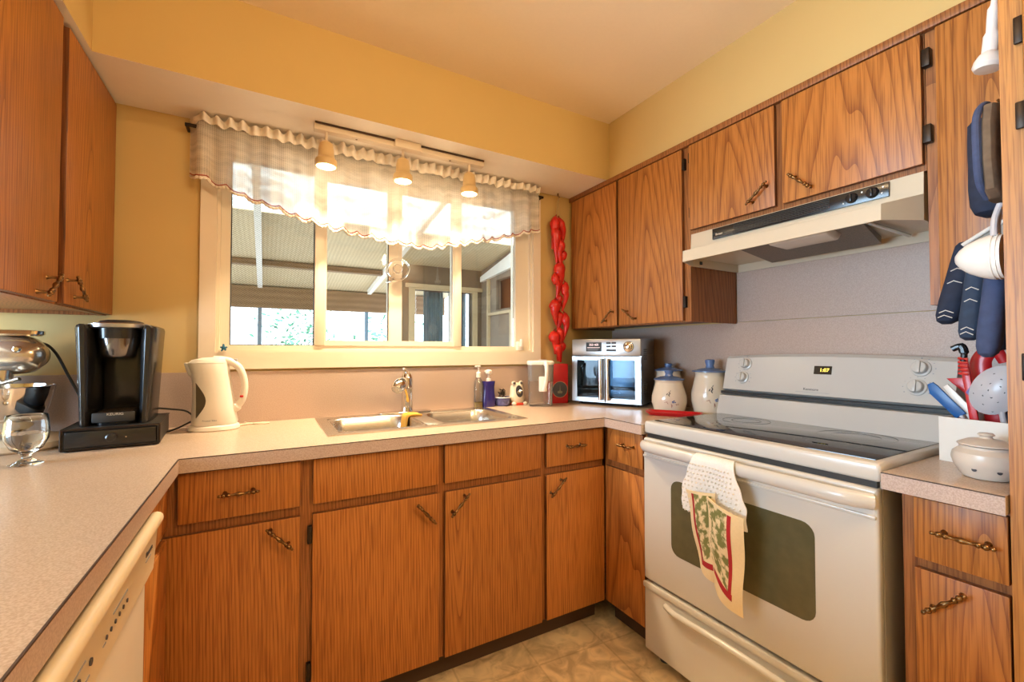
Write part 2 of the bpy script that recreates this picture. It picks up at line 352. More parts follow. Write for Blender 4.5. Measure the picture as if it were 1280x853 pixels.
def tube(bm, pts, r, n=10, cap=True):
    pts = [Vector(p) for p in pts]
    rs = r if isinstance(r, (list, tuple)) else [r] * len(pts)
    t0 = (pts[1] - pts[0]).normalized()
    up = Vector((0, 0, 1)) if abs(t0.z) < 0.9 else Vector((1, 0, 0))
    nrm = t0.cross(up).normalized(); rr = []
    for i, p in enumerate(pts):
        if i == 0: t = t0
        elif i == len(pts) - 1: t = (pts[i] - pts[i - 1]).normalized()
        else: t = ((pts[i + 1] - pts[i]).normalized() + (pts[i] - pts[i - 1]).normalized()).normalized()
        nrm = (nrm - t * nrm.dot(t)).normalized(); bn = t.cross(nrm)
        rr.append([p + (nrm * math.cos(2 * PI * k / n) + bn * math.sin(2 * PI * k / n)) * rs[i] for k in range(n)])
    return rings(bm, rr, cap=cap)
def smooth(pts, k=6):
    """catmull-rom through pts"""
    P = [Vector(p) for p in pts]; P = [P[0] * 2 - P[1]] + P + [P[-1] * 2 - P[-2]]; out = []
    for i in range(1, len(P) - 2):
        a, b, c, d = P[i - 1:i + 3]
        for j in range(k):
            t = j / k
            out.append(0.5 * ((2 * b) + (c - a) * t + (2 * a - 5 * b + 4 * c - d) * t * t + (3 * b - a - 3 * c + d) * t ** 3))
    out.append(P[-2]); return out
def prism(bm, poly, axis, d0, d1, bev=0):
    """extrude a 2-d outline along an axis. axis Y: (x,z); X: (y,z); Z: (x,y)"""
    def P(q, d): return {'Y': (q[0], d, q[1]), 'X': (d, q[0], q[1]), 'Z': (q[0], q[1], d)}[axis]
    a = [bm.verts.new(P(q, d0)) for q in poly]; b = [bm.verts.new(P(q, d1)) for q in poly]; n = len(poly)
    fs = [bm.faces.new(a), bm.faces.new(list(reversed(b)))]
    for i in range(n): fs.append(bm.faces.new((a[i], b[i], b[(i + 1) % n], a[(i + 1) % n])))
    bmesh.ops.recalc_face_normals(bm, faces=fs)
    if bev: bmesh.ops.bevel(bm, geom=list(fs[0].edges) + list(fs[1].edges), offset=bev, segments=2, affect='EDGES', profile=0.5)
    return bm
def rrect(x0, x1, z0, z1, r, n=5):
    out = []
    for cx, cz, a0 in ((x1 - r, z1 - r, 0), (x0 + r, z1 - r, 90), (x0 + r, z0 + r, 180), (x1 - r, z0 + r, 270)):
        for i in range(n + 1):
            a = R(a0 + 90 * i / n); out.append((cx + r * math.cos(a), cz + r * math.sin(a)))
    return out
def gridslab(bm, xs, ys, fill, z0, z1, axis='Z'):
    """slab made of filled cells; axis names the thin direction"""
    def P(a, b, d): return {'Z': (a, b, d), 'Y': (a, d, b), 'X': (d, a, b)}[axis]
    cache = {}
    def V(i, j, k):
        if (i, j, k) not in cache: cache[(i, j, k)] = bm.verts.new(P(xs[i], ys[j], (z0, z1)[k]))
        return cache[(i, j, k)]
    nx, ny = len(xs) - 1, len(ys) - 1
    F = lambda i, j: 0 <= i < nx and 0 <= j < ny and fill(i, j)
    fs = []
    for i in range(nx):
        for j in range(ny):
            if not F(i, j): continue
            fs.append(bm.faces.new([V(i, j, 1), V(i + 1, j, 1), V(i + 1, j + 1, 1), V(i, j + 1, 1)]))
            fs.append(bm.faces.new([V(i, j + 1, 0), V(i + 1, j + 1, 0), V(i + 1, j, 0), V(i, j, 0)]))
            for di, dj, a, b in ((-1, 0, (i, j), (i, j + 1)), (1, 0, (i + 1, j + 1), (i + 1, j)), (0, -1, (i + 1, j), (i, j)), (0, 1, (i, j + 1), (i + 1, j + 1))):
                if not F(i + di, j + dj):
                    fs.append(bm.faces.new([V(*a, 0), V(*b, 0), V(*b, 1), V(*a, 1)]))
    bmesh.ops.recalc_face_normals(bm, faces=fs)
    return bm
def sheet(bm, fn, nu, nv, thick=0.0):
    """surface fn(u,v) with uv; if thick, a back side offset along normals is added by solidify"""
    uvl = bm.loops.layers.uv.new('UVMap')
    g = [[bm.verts.new(fn(i / nu, j / nv)) for j in range(nv + 1)] for i in range(nu + 1)]
    for i in range(nu):
        for j in range(nv):
            f = bm.faces.new((g[i][j], g[i + 1][j], g[i + 1][j + 1], g[i][j + 1]))
            for lp, (a, b) in zip(f.loops, ((i, j), (i + 1, j), (i + 1, j + 1), (i, j + 1))): lp[uvl].uv = (a / nu, b / nv)
    if thick:
        bmesh.ops.recalc_face_normals(bm, faces=bm.faces[:])
        bmesh.ops.solidify(bm, geom=bm.faces[:], thickness=thick)
    return bm

OFF = {}
def link(o, parent, c):
    """place o so its origin sits at c of its root's build frame"""
    COL.objects.link(o)
    if parent is not None:
        o.parent = parent; o.location = Vector(c) - OFF[parent]
    else: o.location = c
    OFF[o] = Vector(c)
    return o
def to_mesh(name, bm, mats, ang=35):
    me = bpy.data.meshes.new(name); bm.to_mesh(me); bm.free()
    for m in (mats if isinstance(mats, (list, tuple)) else [mats]): me.materials.append(M[m] if isinstance(m, str) else m)
    me.polygons.foreach_set('use_smooth', [True] * len(me.polygons))
    me.set_sharp_from_angle(angle=R(ang)); me.update()
    return me
def part(name, bm, m, parent=None, label=None, ang=35, base=False, recalc=False):
    if recalc: bmesh.ops.recalc_face_normals(bm, faces=bm.faces[:])
    xs = [v.co for v in bm.verts]
    lo = Vector([min(p[i] for p in xs) for i in range(3)]); hi = Vector([max(p[i] for p in xs) for i in range(3)])
    c = (lo + hi) / 2
    if base: c.z = lo.z
    bmesh.ops.translate(bm, vec=-c, verts=bm.verts[:])
    o = bpy.data.objects.new(name, to_mesh(name, bm, m, ang))
    link(o, parent, c)
    if label: o['label'] = label
    return o
def tag(o, label, cat, group=None):
    o['label'] = label; o['category'] = cat
    if group: o['group'] = group
    return o
def struct(name, bm, m, parent=None, **kw):
    o = part(name, bm, m, parent, **kw)
    if parent is None: o['kind'] = 'structure'
    return o
def thing(name, label, cat, loc, rotz=0.0, group=None, local=False):
    """Empty at the thing's base. local=True: its parts are built around (0,0,0)"""
    o = bpy.data.objects.new(name, None); COL.objects.link(o); o.empty_display_size = 0.05
    o.location = loc; o.rotation_euler = (0, 0, rotz); OFF[o] = Vector((0, 0, 0)) if local else Vector(loc)
    return tag(o, label, cat, group)
def sthing(name, loc):
    o = bpy.data.objects.new(name, None); COL.objects.link(o); o.empty_display_size = 0.05
    o.location = loc; OFF[o] = Vector(loc); o['kind'] = 'structure'; return o
def text(name, body, size, parent, c, rot, m, depth=0.0006, label=None, sx=1.0):
    cu = bpy.data.curves.new(name, 'FONT'); cu.body = body; cu.size = size; cu.extrude = depth; cu.align_x = 'CENTER'; cu.align_y = 'CENTER'
    tmp = bpy.data.objects.new(name + '_tmp', cu); COL.objects.link(tmp)
    dg = bpy.context.evaluated_depsgraph_get(); me = bpy.data.meshes.new_from_object(tmp.evaluated_get(dg))
    bpy.data.objects.remove(tmp); bpy.data.curves.remove(cu)
    me.transform(Matrix.Diagonal((sx, 1, 1, 1))); me.materials.clear(); me.materials.append(M[m])
    o = bpy.data.objects.new(name, me); link(o, parent, c); o.rotation_euler = rot
    if label: o['label'] = label
    return o
FACE_NEGX = (R(90), 0, R(-90))     # lettering read by someone looking along +x
FACE_NEGY = (R(90), 0, 0)
FACE_POSX = (R(90), 0, R(90))

# ------------------------------------------------------------------ the setting
XR, YB, ZC, ZS = 2.15, 0.635, 2.445, 2.134
XL, YF = -3.2, -4.2
struct('floor', box(BM(), XL - .1, XR + .12, YF - .1, YB + .12, -0.06, 0), 'floor')
struct('ceiling', box(BM(), XL - .1, XR + .12, YF - .1, YB + .12, ZC, ZC + .06), 'ceil')
struct('wall_back', gridslab(BM(), [XL - .1, 0.028, 1.535, XR + .12], [-0.0, 1.205, 2.045, ZC], lambda i, j: not (i == 1 and j == 1), YB, YB + .12, 'Y'), 'wall')
struct('wall_right', box(BM(), XR, XR + .12, YF, YB, 0, ZC), 'wall')
struct('wall_front', box(BM(), XL, XR, YF - .1, YF, 0, ZC), 'wall')
struct('wall_left', gridslab(BM(), [YF, -1.36, 0.46, YB], [0, 0.05, 2.1, ZC], lambda i, j: not (i == 1 and j == 1), XL - .1, XL, 'X'), 'wall')
dr = sthing('door_1', (XL - .05, -0.45, 0.05))
part('door_frame', gridslab(BM(), [-1.36, -1.30, -0.485, -0.415, 0.40, 0.46], [0.05, 0.12, 2.03, 2.1], lambda i, j: not (i in (1, 3) and j == 1), XL - .09, XL - .02, 'X'), 'vinyl', dr)
part('glass_panel', box(BM(), XL - .055, XL - .05, -1.30, -0.485, 0.12, 2.03), 'pane', dr)
part('glass_panel', box(BM(), XL - .055, XL - .05, -0.415, 0.40, 0.12, 2.03), 'pane', dr)
# dropped soffits over the cabinets
struct('trim_1', box(BM(), -0.635, 1.82, 0.30, YB, ZS, ZC), ['wall', 'soffit'])
for p in bpy.data.objects['trim_1'].data.polygons:
    if p.normal.z < -0.5: p.material_index = 1
struct('trim_2', box(BM(), 1.82, XR, YF + 1.2, YB, ZS, ZC), 'wall')
struct('trim_3', box(BM(), -0.635, -0.272, -1.25, 0.30, ZS, ZC), ['wall', 'soffit'])
for p in bpy.data.objects['trim_3'].data.polygons:
    if p.normal.z < -0.5: p.material_index = 1
# laminate splashbacks
bm = box(BM(), -.66, 1.585, YB - .012, YB, .914, 1.125); struct('trim_4', bm, 'splash')
bm = BM(); box(bm, XR - .010, XR, -1.206, YB - .0, .914, 1.343); box(bm, XR - .010, XR, -1.206, -0.2195, 1.3455, 1.62); struct('trim_5', bm, 'splash')
struct('trim_6', box(BM(), 1.585, XR - .010, YB - .010, YB, .914, 1.125), 'splash')
struct('trim_7', box(BM(), 1.800, 1.82, -1.204, YB, 2.108, ZS, .002), 'oak_frame')          # moulding over the right wall cabinets

# ------------------------------------------------------------------ kitchen window
w = sthing('window_1', (0.78, YB, 1.135))
part('casing', gridslab(BM(), [-0.027, 0.028, 1.535, 1.583], [1.135, 1.205, 2.045, 2.10], lambda i, j: not (i == 1 and j == 1), YB - .018, YB, 'Y'), 'win', w)
part('jamb', gridslab(BM(), [0.028, 0.04, 1.523, 1.535], [1.205, 1.213, 2.037, 2.045], lambda i, j: not (i == 1 and j == 1), YB, YB + .115, 'Y'), 'win', w)
part('frame', gridslab(BM(), [0.04, 0.073, 0.394, 0.437, 1.063, 1.104, 1.437, 1.523], [1.213, 1.234, 2.018, 2.037], lambda i, j: i in (0, 6) or j in (0, 2), YB + .02, YB + .075, 'Y'), 'vinyl', w)
part('stile', box(BM(), 0.394, 0.437, YB + .012, YB + .06, 1.234, 2.018, .003), 'win', w)
part('stile', box(BM(), 1.063, 1.104, YB + .012, YB + .06, 1.234, 2.018, .003), 'win', w)
part('sash', gridslab(BM(), [0.437, 0.444, 0.722, 0.788, 1.056, 1.063], [1.234, 1.258, 1.995, 2.018], lambda i, j: i == 2 or j in (0, 2) or i in (0, 4), YB + .016, YB + .055, 'Y'), 'win', w)
for a, b, y in ((.073, .394, .045), (.444, .722, .035), (.788, 1.056, .035), (1.104, 1.437, .045)):
    z0 = 1.234 if y > .04 else 1.258
    part('glass_pane', box(BM(), a, b, YB + y, YB + y + .004, z0, 2.018 if y > .04 else 1.995), 'pane', w)
bm = gridslab(BM(), [.073, .0765, .3905, .394], [1.234, 1.237, 2.015, 2.018], lambda i, j: not (i == 1 and j == 1), YB + .036, YB + .046, 'Y'); part('gasket', bm, 'rubber', w)
bm = box(BM(), .7185, .7225, YB + .013, YB + .018, 1.258, 1.995); part('gasket', bm, 'rubber', w)
part('insect_screen', box(BM(), .074, .393, YB + .066, YB + .0665, 1.235, 2.017), 'screen', w)
bm = BM(); box(bm, 1.44, 1.475, YB - .004, YB + .03, 1.213, 1.262, .003); box(bm, 1.452, 1.463, YB - .02, YB, 1.235, 1.275, .003); part('sash_latch', bm, 'plastic', w)

# ------------------------------------------------------------------ porch outside the window
SL = math.tan(R(8))
rz = lambda y: 2.55 - SL * (y - .76)
def slab(bm, x0, x1, y0, y1, t, dz=0):
    hull(bm, [(x0, y0, rz(y0) + dz), (x1, y0, rz(y0) + dz), (x1, y1, rz(y1) + dz), (x0, y1, rz(y1) + dz), (x0, y0, rz(y0) + dz + t), (x1, y0, rz(y0) + dz + t), (x1, y1, rz(y1) + dz + t), (x0, y1, rz(y1) + dz + t)])
    return bm
struct('porch_floor', box(BM(), -3, 4, .76, 8.5, -0.25, -0.12), simple('concrete', (0.45, 0.43, 0.40), 0.8))
struct('porch_roof_sheet', slab(BM(), -2.2, 2.55, .76, 2.45, .006, .004), 'roofglow')
struct('porch_roof_boards', slab(BM(), -2.2, 2.55, 2.47, 4.95, .03, .0), 'board')
bm = BM(); box(bm, -2.2, 2.45, 3.62, 3.72, 2.085, 2.135); struct('porch_purlin', bm, 'beamwood')
struct('porch_header', box(BM(), -2.2, 2.5, 4.60, 4.70, 1.735, 1.99), 'beamwood')
for i, x in enumerate((-1.55, .14, 1.40)):
    struct('porch_rafter', slab(BM(), x - .025, x + .025, .80, 4.5, .06, -.065), 'whitepaint')
for x in (-2.1, -1.1, .14, 1.395, 2.4):
    struct('porch_post', box(BM(), x - .022, x + .022, 4.63, 4.67, -.12, 1.735), simple('blue_grey_post', (0.16, 0.28, 0.42), 0.5) if 'blue_grey_post' not in bpy.data.materials else bpy.data.materials['blue_grey_post'])
struct('porch_rail', box(BM(), -2.2, 2.5, 4.61, 4.69, .75, .85), 'beamwood')
# end wing of the house with a curtained window
struct('wall_wing', gridslab(BM(), [1.46, 1.666, 2.377, 2.52], [-.12, .95, 1.905, 2.2], lambda i, j: not (i == 1 and j == 1), 3.35, 3.45, 'Y'), 'taupe')
ww = sthing('window_2', (2.02, 3.35, .95))
bm = gridslab(BM(), [1.60, 1.666, 2.377, 2.44], [.90, .95, 1.905, 1.955], lambda i, j: not (i == 1 and j == 1), 3.325, 3.35, 'Y'); box(bm, 1.56, 2.50, 3.31, 3.345, 1.925, 1.968); part('casing', bm, 'casing_out', ww)
part('glass_pane', box(BM(), 1.666, 2.377, 3.40, 3.404, .95, 1.905), 'pane', ww)
part('mullion', box(BM(), 2.10, 2.13, 3.39, 3.42, .95, 1.905), 'whitepaint', ww)
def curt(x0, x1): return sheet(BM(), lambda u, v: (x0 + (x1 - x0) * u, 3.50 + .012 * math.sin(u * (x1 - x0) * 120), .95 + v * .99), 60, 2, .003)
tag(part('curtain', curt(1.82, 2.06), 'bluecurtain'), 'left blue-grey curtain hanging inside the porch wing window', 'curtain')
tag(part('curtain', curt(2.18, 2.36), 'bluecurtain'), 'right blue-grey curtain hanging inside the porch wing window, beside its casing', 'curtain')
bm = BM(); tube(bm, [(1.7, 3.5, 1.945), (2.42, 3.5, 1.945)], .008); part('curtain_rod', bm, 'whitepaint', ww)
# side wall of the porch: boards, a dark opening above, sloped white fascia
struct('wall_side', gridslab(BM(), [.80, 2.35, 2.42, 2.95, 3.02, 3.35], [-.12, 1.62, 1.68, 2.02, 2.5], lambda i, j: not (i == 2 and j == 2) and not (j == 3 and i == 5), 2.50, 2.56, 'X'), 'greyboard')
struct('porch_loft_back', box(BM(), 2.60, 2.64, 2.2, 3.2, 1.5, 2.3), 'oak_dark')
bm = hull(BM(), [(2.46, 2.0, rz(2.0) - .24), (2.5, 2.0, rz(2.0) - .24), (2.5, 3.3, rz(3.3) - .15), (2.46, 3.3, rz(3.3) - .15), (2.46, 2.0, rz(2.0) - .02), (2.5, 2.0, rz(2.0) - .02), (2.5, 3.3, rz(3.3) - .09), (2.46, 3.3, rz(3.3) - .09)]); struct('porch_fascia', bm, 'whitepaint')
bm = BM(); box(bm, 2.47, 2.5, 3.10, 3.14, 0, 2.05); box(bm, 2.47, 2.5, 2.55, 2.59, 0, 1.62); box(bm, 2.47, 2.5, 2.40, 3.10, 1.62, 1.65); struct('porch_wall_trim', bm, 'casing_out')
# sunlit shrubs beyond the screens
rnd = random.Random(4)
def bush(cx, cy, cz, rx, rzz, n, label):
    bm = BM()
    for k in range(n):
        a, b, c = rnd.gauss(0, .45), rnd.gauss(0, .45), rnd.gauss(0, .45)
        p = Vector((cx + a * rx, cy + b * rx * .6, max(.05, cz + c * rzz))); s = rnd.uniform(.04, .09)
        d1 = Vector((rnd.uniform(-1, 1), rnd.uniform(-1, 1), rnd.uniform(-.6, .6))).normalized() * s; d2 = d1.orthogonal().normalized() * s * .5
        vs = [bm.verts.new(p - d1), bm.verts.new(p + d2), bm.verts.new(p + d1), bm.verts.new(p - d2)]; bm.faces.new(vs)
    tag(part('bush', bm, 'leaf_outside', base=True), label, 'bush')
bush(-1.6, 7.2, .8, .6, 1.1, 600, 'pale sunlit shrub beyond the porch, left of the leftmost post seen')
bush(2.3, 7.0, .9, .55, 1.15, 500, 'pale sunlit shrub beyond the porch, right of its second post')
bush(.9, 10.0, .9, .9, 1.5, 900, 'green sunlit shrub beyond the porch between its two posts')

# ------------------------------------------------------------------ cabinet hardware
def pull_mesh():
    L = .105; bm = BM()
    pr = []
    for t, r in ((0, .001), (.02, .004), (.06, .0045), (.09, .003), (.11, .0055), (.15, .007), (.19, .0055), (.21, .0035), (.24, .006), (.27, .0062), (.30, .0038), (.38, .0036), (.46, .006), (.5, .0068)):
        pr.append((r, (t - .5) * L))
    pr += [(r, -h) for r, h in reversed(pr[:-1])]
    lathe(bm, pr, (0, 0, 0), 10, 'X')
    bmesh.ops.translate(bm, vec=(0, .0, .026), verts=bm.verts[:])
    for s in (-1, 1): lathe(bm, [(.0065, 0), (.005, .003), (.0034, .006), (.0034, .026)], (s * L * .33, 0, 0), 10)
    return to_mesh('handle', bm, 'brass', 50)
PULL = pull_mesh()
def pull(parent, c, along, out, k=1.0):
    o = bpy.data.objects.new('handle', PULL)
    x = Vector(along).normalized(); z = Vector(out); y = z.cross(x)
    link(o, parent, c); o.rotation_euler = Matrix((x, y, z)).transposed().to_euler(); o.scale = (k, 1, 1)
    return o
def hinge(parent, x0, x1, y0, y1, z0, z1):
    bm = BM(); box(bm, x0, x1, y0, y1, z0, z1, .002); zc = (z0 + z1) / 2
    return part('hinge', bm, 'darkmetal', parent)
def front(name, parent, x0, x1, y0, y1, z0, z1, m='oak'):
    o = part(name, box(BM(), x0, x1, y0, y1, z0, z1, .003), [m, 'oak_shaded_edge'], parent)
    k = 1 if (y1 - y0) < (x1 - x0) else 0          # the thin direction: edges all round are coloured darker to stand in for shade
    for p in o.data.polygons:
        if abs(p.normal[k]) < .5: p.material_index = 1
    return o

# ------------------------------------------------------------------ base cabinets along the window wall
FY, DY = .038, .020
def frame_y(bm, x0, x1, openings, z0=.10, z1=.875):
    xs = sorted({x0, x1, *[v for o in openings for v in o[:2]]}); zs = sorted({z0, z1, *[v for o in openings for v in o[2:]]})
    def fill(i, j):
        cx, cz = (xs[i] + xs[i + 1]) / 2, (zs[j] + zs[j + 1]) / 2
        return not any(a < cx < b and c < cz < d for a, b, c, d in openings)
    gridslab(bm, xs, zs, fill, FY, FY + .019, 'Y')
def carcass_y(parent, x0, x1):
    bm = BM(); box(bm, x0, x0 + .016, FY + .019, .60, .10, .70); box(bm, x1 - .016, x1, FY + .019, .60, .10, .70); box(bm, x0 + .016, x1 - .016, FY + .019, .60, .10, .118); box(bm, x0 + .016, x1 - .016, .59, .60, .118, .70)
    part('carcass', bm, 'oak_frame', parent)
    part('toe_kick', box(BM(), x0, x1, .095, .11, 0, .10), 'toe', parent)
OUTY = (0, -1, 0)
c = thing('base_cabinet', 'oak base cabinet with drawer and door, left of the sink by the inner corner', 'cabinet', (.14, .33, 0), group='base cabinets')
bm = BM(); frame_y(bm, -.04, .322, [(.012, .29, .745, .855), (-.02, .29, .12, .69)]); part('face_frame', bm, 'oak_frame', c); carcass_y(c, -.04, .322)
d = front('drawer', c, -.003, .304, DY, FY, .727, .868); pull(d, (.142, DY, .799), (1, 0, 0), OUTY)
d = front('door', c, -.036, .304, DY, FY, .103, .697); pull(d, (.247, DY, .646), (.072, 0, -.074), OUTY)
c = thing('sink_cabinet', 'wide oak sink base cabinet with two false drawer fronts and two doors under the sink', 'cabinet', (.77, .33, 0), group='base cabinets')
bm = BM(); frame_y(bm, .322, 1.208, [(.352, .742, .745, .855), (.79, 1.18, .745, .855), (.352, .742, .12, .69), (.79, 1.18, .12, .69)]); part('face_frame', bm, 'oak_frame', c); carcass_y(c, .322, 1.208)
front('false_drawer', c, .339, .755, DY, FY, .727, .868); front('false_drawer', c, .777, 1.192, DY, FY, .727, .868)
d = front('door', c, .339, .757, DY, FY, .103, .697)
pull(d, (.702, DY, .638), (.070, 0, -.080), OUTY); hinge(d, .325, .338, DY + .002, FY + .0, .605, .66); hinge(d, .325, .338, DY + .002, FY + .0, .18, .235)
d = front('door', c, .779, 1.199, DY, FY, .103, .697); pull(d, (.830, DY, .648), (.072, 0, .075), OUTY)
c = thing('base_cabinet', 'narrow oak base cabinet with small drawer and door, right of the sink cabinet', 'cabinet', (1.37, .33, 0), group='base cabinets')
bm = BM(); frame_y(bm, 1.208, 1.5345, [(1.24, 1.50, .745, .855), (1.24, 1.50, .12, .69)]); part('face_frame', bm, 'oak_frame', c); carcass_y(c, 1.208, 1.5345)
d = front('drawer', c, 1.221, 1.527, DY, FY, .727, .868); pull(d, (1.36, DY, .806), (1, 0, 0), OUTY)
d = front('door', c, 1.221, 1.531, DY, FY, .103, .697); pull(d, (1.266, DY, .646), (.072, 0, .066), OUTY)
# corner base beside the stove (faces the left)
def base_x(label, y0, y1, doorh, drawh, dk=None, kk=1.0):
    c = thing('base_cabinet', label, 'cabinet', (1.84, (y0 + y1) / 2, 0), group='base cabinets')
    FX, DX = 1.553, 1.535
    m = .015
    part('face_frame', gridslab(BM(), [y0, y0 + .03, y1 - .03, y1], [.10, .12, .69, .745, .855, .875], lambda i, j: not (i == 1 and j in (1, 3)), FX, FX + .019, 'X'), 'oak_frame', c)
    bm = BM(); box(bm, FX + .019, XR - .012, y0, y0 + .016, .10, .875); box(bm, FX + .019, XR - .012, y1 - .016, y1, .10, .875); box(bm, FX + .019, XR - .012, y0 + .016, y1 - .016, .10, .118); box(bm, XR - .024, XR - .012, y0 + .016, y1 - .016, .118, .875); part('carcass', bm, 'oak_frame', c)
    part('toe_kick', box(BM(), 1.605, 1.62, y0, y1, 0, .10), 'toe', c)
    return c, FX, DX
c, FX, DX = base_x('slim oak corner cabinet with drawer over plain panel, touching the left stove side', -.216, .0375, 0, 0)
d = front('drawer', c, DX, FX, -.205, .004, .729, .868); pull(d, (DX, -.126, .811), (0, -1, 0), (-1, 0, 0), .85)
front('door', c, DX, FX, -.212, .019, .103, .700)
c, FX, DX = base_x('oak base cabinet with a drawer and a door, right of the stove beside the pantry', -1.204, -1.026, 0, 0)
d = front('drawer', c, DX, FX, -1.2035, -1.052, .727, .868); pull(d, (DX, -1.140, .802), (0, -1, 0), (-1, 0, 0))
d = front('door', c, DX, FX, -1.2035, -1.052, .103, .705); pull(d, (DX, -1.109, .651), (0, -.072, .072), (-1, 0, 0))
# left run under the peninsula (faces the right)
def base_left(label, y0, y1, pulls=True):
    c = thing('base_cabinet', label, 'cabinet', (-.33, (y0 + y1) / 2, 0), group='base cabinets')
    part('face_frame', gridslab(BM(), [y0, y0 + .04, y1 - .04, y1], [.10, .14, .69, .745, .84, .875], lambda i, j: not (i == 1 and j in (1, 3)), -.059, -.0405, 'X'), 'oak_frame', c)
    bm = BM(); box(bm, -.62, -.059, y0, y0 + .016, .10, .875); box(bm, -.62, -.059, y1 - .016, y1, .10, .875); box(bm, -.62, -.059, y0 + .016, y1 - .016, .10, .118); box(bm, -.632, -.62, y0, y1, .0, .875); part('carcass', bm, 'oak_frame', c)
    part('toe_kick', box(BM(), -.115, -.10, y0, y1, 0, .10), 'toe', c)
    d = part('drawer', box(BM(), -.0405, -.022, y0 + .025, y1 - .025, .727, .855, .003), 'oak', c)
    if pulls: pull(d, (-.022, (y0 + y1) / 2, .80), (0, 1, 0), (1, 0, 0))
    d = part('door', box(BM(), -.0405, -.022, y0 + .025, y1 - .025, .103, .700, .003), 'oak', c)
    if pulls: pull(d, (-.022, y0 + .09, .63), (0, .07, .07), (1, 0, 0))
base_left('oak cabinet between the dishwasher and the inner left corner, seen almost edge-on', -.285, .03, False)
# peninsula cabinet beyond the dishwasher carries the counter end (just outside the frame)
base_left('oak base cabinet at the open end of the left counter, beyond the dishwasher', -1.33, -.925)

# ------------------------------------------------------------------ dishwasher
dw = thing('dishwasher', 'almond built-in dishwasher under the left counter with a curved control panel', 'dishwasher', (-.3, -.6, 0))
Y0, Y1 = -.915, -.295
part('tub', box(BM(), -.60, -.045, Y0 + .005, Y1 - .005, .10, .865), 'almondmetal', dw)
part('door', box(BM(), -.045, -.012, Y0, Y1, .115, .745, .006), 'almondmetal', dw)
# control panel: bull-nosed top lip, then a face that leans in
prof = [(-.045, .745), (.001, .747), (.007, .835)]
for i in range(9):
    a = R(-20 + 200 * i / 8); prof.append((.008 + .0135 * math.cos(a) - .004, .852 + .0135 * math.sin(a)))
prof += [(-.03, .866), (-.045, .866)]
bm = BM(); vs0 = [bm.verts.new((x, Y0, z)) for x, z in prof]; vs1 = [bm.verts.new((x, Y1, z)) for x, z in prof]
bm.faces.new(vs0); bm.faces.new(list(reversed(vs1)))
for i in range(len(prof)): bm.faces.new((vs0[i], vs1[i], vs1[(i + 1) % len(prof)], vs0[(i + 1) % len(prof)]))
cp = part('control_panel', bm, 'almond', dw, recalc=True)
tl = math.atan2(.012, .088)
xf = lambda z: .001 + .006 * (z - .747) / .088 + .0008
text('logo', 'Kenmore', .014, cp, (xf(.81), -.365, .810), (R(90) + tl * 0, 0, R(90)), 'ink')
for k in range(6):
    bm = BM(); z = .788; lathe(bm, [(.0035, 0), (.0035, .0015)], (xf(z), -.52 - k * .022, z), 10, 'X'); part('button', bm, 'ink', cp)
for y in (-.70, -.745, -.785):
    bm = BM(); z = .795; lathe(bm, [(.005, 0), (.005, .0018)], (xf(z), y, z), 12, 'X'); part('button', bm, 'ink', cp)
for y0, y1, z in ((-.60, -.52, .806), (-.64, -.628, .780), (-.80, -.72, .808), (-.72, -.695, .775), (-.78, -.755, .775), (-.385, -.345, .795)):
    part('print', box(BM(), xf(z) - .001, xf(z), y0, y1, z - .0012, z + .0012), 'greyink', cp)
bm = BM(); prism(bm, rrect(-.86, -.80, .752, .795, .02), 'X', xf(.77) - .004, xf(.77) + .0005); part('latch_recess', bm, simple('latch_shade', (.45, .36, .25), .4), cp)
part('kick_plate', box(BM(), -.10, -.085, Y0, Y1, .0, .115), 'blackmat', dw)

# ------------------------------------------------------------------ worktops
ct = thing('countertop', 'U-shaped beige laminate countertop with dark seam, holding the sink', 'countertop', (.5, .3, .876))
XS = [-.655, 0, .415, 1.185, 1.515, XR - .011]; YS = [-1.36, -.2185, 0, .165, .575, YB - .013]
def fillc(i, j):
    if i == 0: return True
    if i == 4: return j >= 1
    if j < 2: return False
    return not (i == 2 and j == 3)
part('worktop', gridslab(BM(), XS, YS, fillc, .876, .914, 'Z'), 'counter', ct)
def edge(parent, x0, x1, y0, y1):
    part('edge_band', box(BM(), x0, x1, y0, y1, .8745, .9125), 'edge', parent)
edge(ct, 0, 1.5145, -.0018, 0); edge(ct, 0, .0018, -1.36, -.0018); edge(ct, 1.5132, 1.515, -.2185, -.0018)
def seam(parent, x0, x1, y0, y1): part('seam', box(BM(), x0, x1, y0, y1, .9122, .9146), 'seam', parent)
seam(ct, .0016, 1.513, -.0022, .0006); seam(ct, -.0006, .0022, -1.36, 0); seam(ct, 1.5128, 1.5154, -.2185, -.0022)
ct2 = thing('countertop', 'short piece of laminate countertop between the stove and the pantry', 'countertop', (1.83, -1.1, .876))
part('worktop', gridslab(BM(), [1.515, XR - .011], [-1.205, -.999], lambda i, j: True, .876, .914, 'Z'), 'counter', ct2)
edge(ct2, 1.5132, 1.515, -1.205, -.999); seam(ct2, 1.5128, 1.5154, -1.205, -.999)

